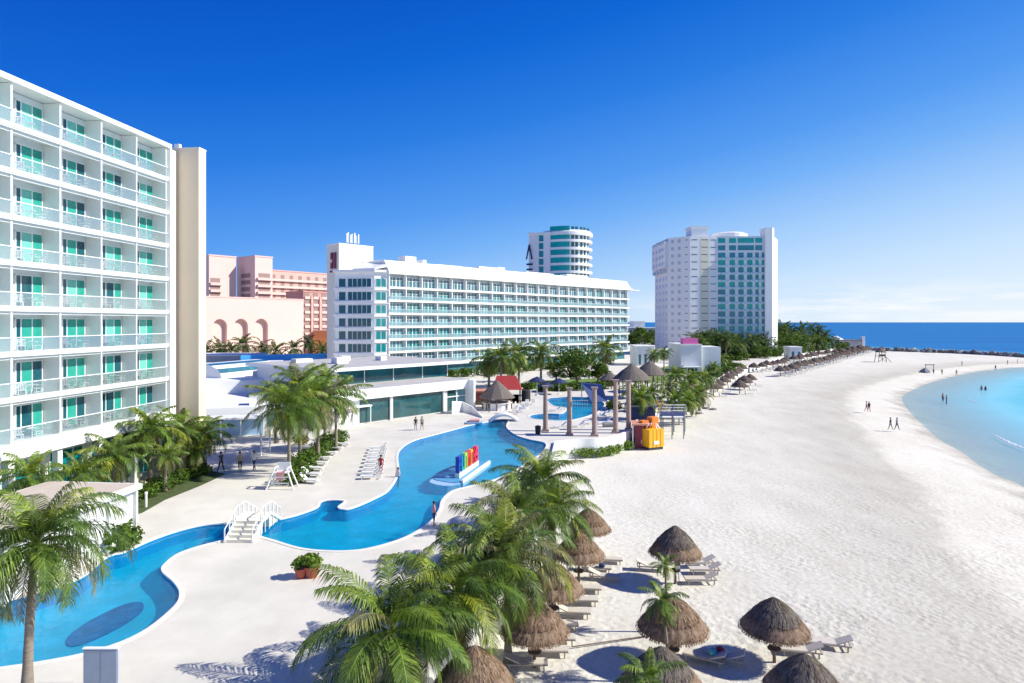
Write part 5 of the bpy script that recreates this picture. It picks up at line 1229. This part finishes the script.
# ---------------------------------------------------------------- pool bar and huts
def cone_hut(px, apex, base, Z, r0, sides, m, lab, posts=True, name='thatched_hut', ev=2.6):
    t = thing(name, lab, 'hut', (XP(px, Z), Z, DECK)); za = ZH(apex, Z)-DECK; zb = max(1.9, ZH(base, Z)-DECK)
    MB().lathe([(r0*.97, zb-.12), (r0, zb), (r0*.55, zb+(za-zb)*.52), (.05, za)], m, sides, jit=.04).build('roof', t)
    b = MB()
    for k in range(8): a = k*math.pi/4; b.tube([(r0*.8*math.cos(a), r0*.8*math.sin(a), 0), (r0*.8*math.cos(a), r0*.8*math.sin(a), zb+.2)], .1, 'wood', 6)
    b.build('posts', t); return t
h1 = cone_hut(497, 380, 400, 103, 2.9, 10, 'thatchcap', 'pointed grey thatched pool bar with white counter before the red roof')
MB().lathe([(2.2, 0), (2.2, 1.05), (2.5, 1.06), (2.5, 1.14), (2.0, 1.14)], 'white', 16).build('counter', h1)
h2 = cone_hut(632, 363.5, 379, 118, 3.6, 20, 'thatchcap', 'big dark thatched hut, left one of the pair behind the columns')
h3 = cone_hut(650, 360.5, 374, 128, 3.4, 18, 'thatchcap', 'big dark thatched hut, right and farther one of the pair')
h4 = cone_hut(610, 372, 380, 135, 2.4, 14, 'thatchcap', 'small dark thatched hut left of the big pair')
Z = 112; rr2 = thing('red_roof_bar', 'open bar with a bright red pitched roof behind the pointed thatched bar', 'bar', (XP(508, Z), Z, DECK))
w2 = 2.4; zb = ZH(388.5, Z)-DECK; zt2 = ZH(379, Z)-DECK+.6
b = MB(); b.poly([(-w2-.3, -2.4, zb), (w2, -2.4, zb), (w2-1.0, 0, zt2), (-w2+.4, 0, zt2)], 'red'); b.poly([(w2, 2.4, zb), (-w2-.3, 2.4, zb), (-w2+.4, 0, zt2), (w2-1.0, 0, zt2)], 'red'); b.poly([(w2, -2.4, zb), (w2, 2.4, zb), (w2-1, 0, zt2)], 'red'); b.poly([(-w2-.3, 2.4, zb), (-w2-.3, -2.4, zb), (-w2+.4, 0, zt2)], 'red'); b.build('roof', rr2)
for sx_ in (-1, 0, 1):
    for sy in (-1, 1): MB().box(sx_*2.1-.1, sx_*2.1+.1, sy*2-.1, sy*2+.1, 0, zb+.15, 'wood').build('post', rr2); MB().box(-2.0, 1.9, -1.6, 1.6, 0, 1.1, 'c_tan').build('counter', rr2)
Z = 108; bt = thing('timber_stall', 'brown timber stall with reddish panels left of the pointed thatched bar', 'stall', (XP(482, Z), Z, DECK))
MB().box(-1.6, 1.6, 0, 2.4, 0, 2.2, 'wood').build('body', bt); MB().prism([(-1.9, -.4), (1.9, -.4), (1.9, 2.8), (-1.9, 2.8)], 2.2, 2.45, 'salmon').build('roof', bt); MB().box(-.9, .9, -.04, -.005, .9, 1.9, 'maroon').build('panel', bt)
x, y = U(526, 401, DECK); b = MB().lathe([(.75, 0), (.8, .1), (.78, 1.9), (.5, 2.0)], 'c_black', 12); o = b.build('storage_drum'); o.location = (x, y, DECK); tag(o, 'dark upright covered drum right of the red roofed bar', 'drum')
for i, (px, tp, Z, lab) in enumerate(((537, 376.5, 122, 'dark navy parasol on the lawn left of the column tops'), (559, 378, 124, 'dark parasol in front of the large broadleaf tree'), (546, 382, 128, 'smaller dark parasol between the other two on the lawn'))):
    t = thing('parasol', lab, 'parasol', (XP(px, Z), Z, DECK)); h = ZH(tp, Z)-DECK
    MB().lathe([(1.7, h-.9), (1.72, h-.85), (.9, h-.35), (.04, h)], 'navy', 10).build('canopy', t); MB().tube([(0, 0, 0), (0, 0, h-.1)], .05, 'white', 6).build('pole', t); MB().lathe([(.4, 0), (.4, .15)], 'white', 10).build('base', t)
# chairs and tables near the bar
r_ = random.Random(9)
pcs = sorted((500+r_.random()*38, 404+r_.random()*11) for _ in range(14))
for i in range(14):
    px, py = pcs[i]; x, y = U(px, py, DECK)
    o = bpy.data.objects.new('patio_chair', chm); col.objects.link(o); o.location = (x, y, DECK); o.rotation_euler = (0, 0, r_.random()*6.3); o.scale = (1.15,)*3
    tag(o, f'white patio chair scattered beside the pointed thatched bar, {ordw(i)} from the left', 'chair', 'white chairs beside the pool bar')
# stacked bin by the pool corner
x, y = U(538, 434, DECK); b = MB().lathe([(.32, 0), (.38, .9), (.4, .9), (.36, 1.0), (.1, 1.1)], 'c_black', 12); o = b.build('waste_bin'); o.location = (x, y, DECK); tag(o, 'dark waste bin on the deck left of the leftmost column', 'bin')
# blue slide cover
Z0_ = 113; t = thing('slide_cover', 'large blue tarpaulin funnel beside the children pool', 'slide', (XP(594, Z0_), Z0_, DECK))
k_ = Z0_/640
b = MB(); f_ = [(-13*k_, 0, 3.2), (8*k_, 0, 2.9), (13*k_, -.5, -.0), (-3*k_, -1.5, .0)]
b.poly(f_, 'blue'); b.poly([(x_, y_+1.2, z_) for x_, y_, z_ in f_][::-1], 'navy')
for i in range(4): a = f_[i]; c = f_[(i+1) % 4]; b.poly([a, (a[0], a[1]+1.2, a[2]), (c[0], c[1]+1.2, c[2]), c], 'blue')
b.build('tarpaulin', t); MB().tube([(-12*k_, .6, 0), (-12*k_, .6, 3.1)], .08, 'white', 6).tube([(8*k_, .6, 0), (8*k_, .6, 2.8)], .08, 'white', 6).build('posts', t)
x, y = U(580, 407, DECK); t = thing('pool_fence', 'short white railing at the children pool', 'railing', (x, y, DECK))
b = MB()
for i in range(7): b.box(-1.2+.4*i-.04, -1.2+.4*i+.04, -.04, .04, -.3, 1.1, 'white')
b.box(-1.3, 1.3, -.05, .05, 1.02, 1.12, 'white').box(-1.3, 1.3, -.05, .05, .4, .48, 'white'); b.build('rails', t)
# loungers around the children pool
kl = [(600,418,.3),(606,415,.3),(612,413,.2),(590,424,.2),(604,424,.2),(560,428,.1),(578,427,.1),(556,411,.1)]
for i, (px, py, a) in enumerate(kl): x, y = U(px, py, DECK); place(lw_, x, y, DECK, a, f'white sun lounger beside the children pool behind the columns, {ordw(sorted(q_[0] for q_ in kl).index(px))} from the left', 'white loungers by the children pool')
x, y = U(603, 427, DECK); b = MB().tube([(0, 0, .35), (1.6, .2, .35)], [.34, .3], 'c_grey', 10); o = b.build('rolled_cover'); o.location = (x, y, DECK); tag(o, 'grey rolled pool cover lying between the right columns', 'roll')
# ---------------------------------------------------------------- beach play kiosks
k_x, k_y = U(657, 450, 0); kz = k_y/640
t = thing('play_kiosk', 'bright yellow and orange play kiosk on the sand edge right of the columns', 'kiosk', (k_x, k_y, 0), R(24))
b = MB().box(-9.5*kz, 8.5*kz, 0, 2.0, .35, 20.5*kz, 'yellow'); b.build('front_panel', t)
for i in range(4): MB().box(-9.5*kz+i*4.6*kz, -9.1*kz+i*4.6*kz, -.03, -.004, .35, 20.5*kz, 'orange').build('panel_batten', t)
b = MB().box(1.5*kz, 9.2*kz, 1.2, 2.3, 20.6*kz, 31*kz, 'orange').prism([(-9.5*kz, 1.4), (-1.5*kz, 1.4), (-2.5*kz, 2.2), (-9.5*kz, 2.2)], 20.6*kz, 28*kz, 'orange'); b.build('upper_panel', t)
MB().box(-4.0*kz, 2*kz, -.06, -.005, .7, 1.15, 'white').build('white_marking', t)
MB().box(-9*kz, 8*kz, .1, 1.9, 0, .35, 'dark').build('base', t)
b = MB()
for i in range(6): b.tube([(r_.uniform(-8, 8)*kz, r_.uniform(.3, 1.8), 20.5*kz), (r_.uniform(-8, 8)*kz, r_.uniform(.3, 1.8), 26*kz)], .07, 'white', 5)
b.build('play_bars', t)
x, y = U(643, 444, .6); kz = y/640; t = thing('play_kiosk', 'maroon play kiosk with salmon awning behind the yellow one', 'kiosk', (x, y, 0), R(-4))
MB().box(-8*kz, 6*kz, 0, 1.8, 0, 22.5*kz, 'maroon').build('body', t); MB().prism([(-12*kz, -.8), (7*kz, -.6), (7*kz, 2.4), (-9*kz, 2.4)], 24*kz, 25.5*kz, 'salmon').build('awning', t)
MB().box(-2.2*kz, -.8*kz, -.05, -.005, 5*kz, 9*kz, 'c_pink').build('notice', t); MB().box(-11*kz, -10*kz, -.6, -.4, 0, 24*kz, 'white').build('post', t)
x, y = U(640, 420, DECK); b = MB().box(-1.6, 2.2, 0, 1.5, 0, 1.9, 'navy').box(-1.8, 2.4, -.2, 1.7, 1.9, 2.1, 'c_grey'); o = b.build('storage_shed'); o.location = (x, y, DECK); tag(o, 'dark blue shed behind the salmon awning', 'shed')
# pergola / climbing frame right of the kiosk
x, y = U(672, 437, .3); t = thing('climbing_frame', 'white and grey pole climbing frame right of the yellow kiosk', 'climbing frame', (x, y, 0))
b = MB()
for sx_ in (-1.6, 0, 1.6):
    for sy in (0, 3.0, 6.0): b.tube([(sx_+sy*.3, sy, 0), (sx_+sy*.3, sy, 4.0)], .07, 'c_grey', 6)
for sy in (0, 3.0, 6.0): b.tube([(-1.7+sy*.3, sy, 3.9), (1.7+sy*.3, sy, 3.9)], .07, 'lounger', 6).tube([(-1.7+sy*.3, sy, 2.3), (1.7+sy*.3, sy, 2.3)], .06, 'c_grey', 6)
b.build('poles', t); MB().prism([(-1.7, -.2), (1.7, -.2), (2.6, 3), (-.8, 3)], 3.2, 3.3, 'c_navy').build('awning', t); MB().prism([(-.8, 3.2), (2.6, 3.2), (3.5, 6.2), (.1, 6.2)], 2.4, 2.5, 'c_white').build('platform', t)
for i, (px, py, h) in enumerate(((689, 411, 4.2), (693, 408, 4.2), (700, 402, 3.4), (683, 421, 4.4), (679, 425, 4.4))):
    x, y = U(px, py, 0); b = MB().tube([(0, 0, 0), (0, 0, h)], .09, 'c_grey', 6); o = b.build('slender_post'); o.location = (x, y, 0); tag(o, f'slender grey post at the sand edge beyond the kiosks, {ordw([4, 3, 2, 1, 0].index({689:2,693:3,700:4,683:1,679:0}[px])) if 0 else ordw({689:2,693:3,700:4,683:1,679:0}[px])} from the left', 'post', 'slender posts at the sand edge')
for i, (px, py) in enumerate(((697, 407), (702, 403.5), (706, 409), (713, 410), (699, 414))):
    x, y = U(px, py, 0); b = MB().lathe([(.5, 0), (.75, .12), (.6, .4), (.2, .55)], 'rock', 8, jit=.08); o = b.build('sand_rock'); o.location = (x, y, -.05); o.scale = (1, .8, .8); tag(o, f'dark low mound on the sand by the garden edge, {ordw([697,699,702,706,713].index(px))} from the left', 'rock', 'dark mounds on the sand')
# wooden garden edge walk
b = MB(); P = [U(*p_, 0) for p_ in ((694, 409), (708, 398), (722, 387), (736, 377.5), (748, 371))]
for i in range(len(P)-1):
    a, c = Vector(P[i]), Vector(P[i+1]); n = 10
    for k in range(n):
        q0 = a.lerp(c, k/n); b.box(q0.x-.08, q0.x+.08, q0.y-.08, q0.y+.08, 0, 2.9, 'offwhite')
    b.tube([(a.x, a.y, 2.7), (c.x, c.y, 2.7)], .08, 'offwhite', 5); b.tube([(a.x, a.y, 1.4), (c.x, c.y, 1.4)], .06, 'offwhite', 5)
tag(b.build('garden_fence'), 'pale slatted fence running along the garden edge behind the near umbrella line', 'fence')
# lifeguard tower on the beach
x, y = U(880.5, 362, 0); t = thing('lifeguard_tower', 'thatched wooden lifeguard tower alone on the open beach', 'lifeguard tower', (x, y, 0))
MB().lathe([(2.2, 4.0), (2.25, 3.9), (.06, 6.0)], 'thatchcap', 8, jit=.06).build('roof', t)
b = MB()
for sx_ in (-1, 1):
    for sy in (-1, 1): b.tube([(sx_*1.6, sy*1.4, 0), (sx_*1.1, sy*1.1, 4.1)], .13, 'wood', 6)
    b.tube([(sx_*1.6, -1.5, .2), (-sx_*1.3, -1.3, 2.2)], .08, 'wood', 5)
b.tube([(1.2, -1.2, 2.3), (3.2, -2.0, 0)], .1, 'wood', 5); b.build('legs', t); MB().box(-1.3, 1.3, -1.2, 1.2, 2.3, 2.45, 'wood').box(-1.3, 1.3, -1.25, -1.15, 2.45, 3.1, 'wood').build('platform', t)
# beach tent + far parasol
x, y = U(925, 372, 0); b = MB().lathe([(1.9, 0), (1.2, .7), (.1, 1.35)], 'c_grey', 6); o = b.build('beach_tent'); o.location = (x, y, 0); tag(o, 'grey beach tent near the water beyond the walkers', 'tent')
x, y = U(929.7, 368, 0); b = MB().box(-1.6, 1.6, -.3, .3, 1.0, 1.25, 'c_grey').box(-1.4, -1.3, -.1, .1, 0, 1, 'wood').box(1.3, 1.4, -.1, .1, 0, 1, 'wood'); o = b.build('low_canopy'); o.location = (x, y, 0); tag(o, 'low dark beach canopy behind the grey tent', 'canopy')
# ---------------------------------------------------------------- breakwater boulders
def rock_mesh(seed):
    r = random.Random(seed); bm = bmesh.new(); bmesh.ops.create_icosphere(bm, subdivisions=1, radius=1)
    for v in bm.verts: v.co *= r.uniform(.7, 1.15); v.co.z *= .7
    me = bpy.data.meshes.new('boulder'); bm.to_mesh(me); bm.free(); me.materials.append(M['rock']); return me
rms = [rock_mesh(i) for i in range(5)]
M['rockwhite'] = mat('pale_rock', (.62, .61, .59), .9, noise=.3, nscale=1); rmw = rms[0].copy(); rmw.materials.clear(); rmw.materials.append(M['rockwhite'])
P = [Vector((*U(862, 350.5, 0), 0)), Vector((*U(905, 350.8, 0), 0)), Vector((*U(960, 353.2, 0), 0)), Vector((*U(1000, 355.3, 0), 0)), Vector((*U(1040, 358, 0), 0))]
seg = []
for i in range(len(P)-1):
    n = 48
    for k in range(n): seg.append(P[i].lerp(P[i+1], k/n))
r_ = random.Random(4)
for i, p in enumerate(seg):
    s = r_.uniform(1.0, 1.9); wh = r_.random() < .09
    o = bpy.data.objects.new('boulder', rmw if wh else r_.choice(rms)); col.objects.link(o); o.location = p+Vector((r_.uniform(-1, 1), r_.uniform(1, 9), r_.uniform(-.2, .8))); o.scale = (s*1.2, s, s*r_.uniform(.6, 1.0)); o.rotation_euler = (r_.random(), r_.random(), r_.random()*6)
    if wh: tag(o, 'pale whitish boulder in the dark stone breakwater between beach and open sea', 'boulder', 'pale boulders of the breakwater')
    else: tag(o, 'dark grey boulder of the stone breakwater between beach and open sea', 'boulder', 'dark boulders of the breakwater')
# ---------------------------------------------------------------- people
def person_mesh(pose, mats, seed=0):
    """pose 'stand' or 'walk'; one continuous skinned body, coloured by garment"""
    sw_ = {'stand': .05, 'walk': .28}[pose]
    V = {'pel': (0, 0, .96, .135), 'waist': (0, 0, 1.12, .125), 'chest': (0, .01, 1.34, .15), 'neck': (0, 0, 1.50, .055), 'head': (0, -.015, 1.62, .095), 'top': (0, -.01, 1.70, .085)}
    Ed = [('pel', 'waist'), ('waist', 'chest'), ('chest', 'neck'), ('neck', 'head'), ('head', 'top')]
    for s, nm in ((-1, 'l'), (1, 'r')):
        f = s*sw_
        V.update({nm+'hip': (s*.095, 0, .90, .09), nm+'knee': (s*.10, -f*.45, .50, .06), nm+'ank': (s*.10, -f*.9+(.06 if f < 0 else 0), .09, .04), nm+'toe': (s*.11, -f*.9-.15+(.06 if f < 0 else 0), .035, .035),
                  nm+'sh': (s*.18, .01, 1.41, .06), nm+'elb': (s*.23, f*.35+.02, 1.14, .043), nm+'wri': (s*.24, f*.6-.05, .90, .032), nm+'han': (s*.235, f*.62-.07, .80, .035)})
        Ed += [('pel', nm+'hip'), (nm+'hip', nm+'knee'), (nm+'knee', nm+'ank'), (nm+'ank', nm+'toe'), ('chest', nm+'sh'), (nm+'sh', nm+'elb'), (nm+'elb', nm+'wri'), (nm+'wri', nm+'han')]
    ks = list(V); me = bpy.data.meshes.new('tmp'); me.from_pydata([V[k][:3] for k in ks], [(ks.index(a), ks.index(b_)) for a, b_ in Ed], [])
    o = bpy.data.objects.new('tmp', me); col.objects.link(o); m_ = o.modifiers.new('s', 'SKIN'); sv_ = me.skin_vertices[0].data
    for i, k in enumerate(ks): sv_[i].radius = (V[k][3],)*2
    sv_[0].use_root = True
    o.modifiers.new('u', 'SUBSURF').levels = 1
    dg = bpy.context.evaluated_depsgraph_get(); ev = bpy.data.meshes.new_from_object(o.evaluated_get(dg)); bpy.data.objects.remove(o)
    ev.name = 'body'; ev.materials.clear(); skin, shirt, legs = mats
    for q_ in (skin, shirt, legs): ev.materials.append(M[q_])
    for p in ev.polygons:
        c = p.center; arm = abs(c.x) > .2
        if c.z > 1.47: p.material_index = 0
        elif arm: p.material_index = 1 if c.z > 1.22 and shirt != skin else 0
        elif c.z > .98: p.material_index = 1
        elif c.z > (.1 if seed % 2 else .52): p.material_index = 2
        else: p.material_index = 0
        p.use_smooth = True
    return ev
hm = MB(); 
hair = MB().lathe([(.075, 1.60), (.105, 1.66), (.095, 1.74), (.05, 1.78), (.01, 1.785)], 'hair', 12).mesh('hair', smooth=True)
def person(px, py, z, rz, mats, pose, seed, lab, s=1.0, sink=0, group=None):
    x, y = U(px, py, z); t = thing('person', lab, 'person', (x, y, z-sink), rz, group, s)
    link(person_mesh(pose, mats, seed), 'body', t); link(hair, 'hair', t)
person(221, 472, DECK, 1.2, ('skin', 'c_black', 'c_black'), 'walk', 1, 'person in dark clothes walking left of two others near the hotel palms', 1.08)
person(240, 472, DECK, .3, ('skin', 'c_tan', 'c_black'), 'walk', 1, 'person in tan shirt and dark trousers walking in the middle of three', 1.08)
person(254, 471, DECK, -.3, ('skin', 'c_white', 'c_navy'), 'walk', 1, 'person in white shirt and navy trousers walking rightmost of three', 1.08)
person(415.7, 430.5, DECK, .2, ('skin', 'c_black', 'c_grey'), 'walk', 1, 'person in dark clothes walking on the deck before the restaurant, left of a pair')
person(422, 430, DECK, .4, ('skin', 'c_grey', 'c_black'), 'walk', 0, 'person in grey top walking on the deck before the restaurant, right of a pair')
person(434, 527, DECK+.04, 2.0, ('skin', 'c_pink', 'c_navy'), 'stand', 0, 'person in pale pink top standing at the inner bend of the pool')
person(398, 487, 1.1, 2.6, ('skin', 'c_white', 'c_blue'), 'stand', 0, 'person in white top standing waist-deep at the left pool edge')
person(381, 474, DECK, 0, ('skin', 'c_red', 'c_red'), 'stand', 1, 'person in dark red clothes standing at the end of the straight lounger row')
person(489, 413, DECK, .4, ('skin', 'c_black', 'c_black'), 'stand', 1, 'person in black at the white counter of the pointed thatched bar')
person(677.5, 583, 0, .7, ('skin', 'c_navy', 'c_white'), 'stand', 1, 'person in dark top and white trousers beneath the farthest near umbrella', 1.12)
for i, (px, py, mt, po, lab) in enumerate(((866.5, 411.5, ('skin', 'c_pink', 'c_grey'), 'walk', 'person in pale pink walking on the beach, left of the farther pair'), (869, 412, ('skin', 'c_black', 'c_red'), 'walk', 'person in black and red walking on the beach, right of the farther pair'),
        (890.5, 430, ('skin', 'c_black', 'c_grey'), 'walk', 'person in black top walking by the water, left of the nearer pair'), (897, 430, ('skin', 'c_grey', 'c_black'), 'walk', 'person in grey top walking by the water, right of the nearer pair'),
        (933.5, 374.5, ('skin', 'c_black', 'c_navy'), 'stand', 'person in dark clothes standing right of the grey beach tent'), (942, 375, ('skin', 'skin', 'c_tan'), 'stand', 'bare-chested person in tan shorts by the far waterline'), (956.5, 375.8, ('skin', 'c_pink', 'c_tan'), 'walk', 'person in pink walking at the far waterline'),
        (995.5, 370.5, ('skin', 'c_red', 'c_navy'), 'walk', 'person in red top at the far waterline below the breakwater'), (1007.5, 365, ('skin', 'c_navy', 'c_tan'), 'stand', 'person in navy top on the far sand near the right edge'), (1017.5, 364, ('skin', 'c_pink', 'c_pink'), 'stand', 'person in pink on the far sand, rightmost in view'), (962, 366, ('skin', 'c_grey', 'c_grey'), 'stand', 'person in grey on the far sand above the waterline'))):
    person(px, py, -.1 if px > 880 else 0, random.uniform(0, 6), mt, po, i, lab, 1.05)
for i, (px, py, lab) in enumerate(((943, 402, 'dark bather wading in shallow water, left of the nearer pair'), (946.5, 404, 'dark bather wading in shallow water, right of the nearer pair'), (981.5, 390, 'bather up to the waist in the bay, left of the farther pair'), (985.5, 390.5, 'bather up to the waist in the bay, right of the farther pair'))):
    person(px, py, SEA, i, ('skin', 'c_black' if i % 2 else 'skin', 'c_navy'), 'stand', i, lab, 1.1, sink=.15 if i < 2 else .8)
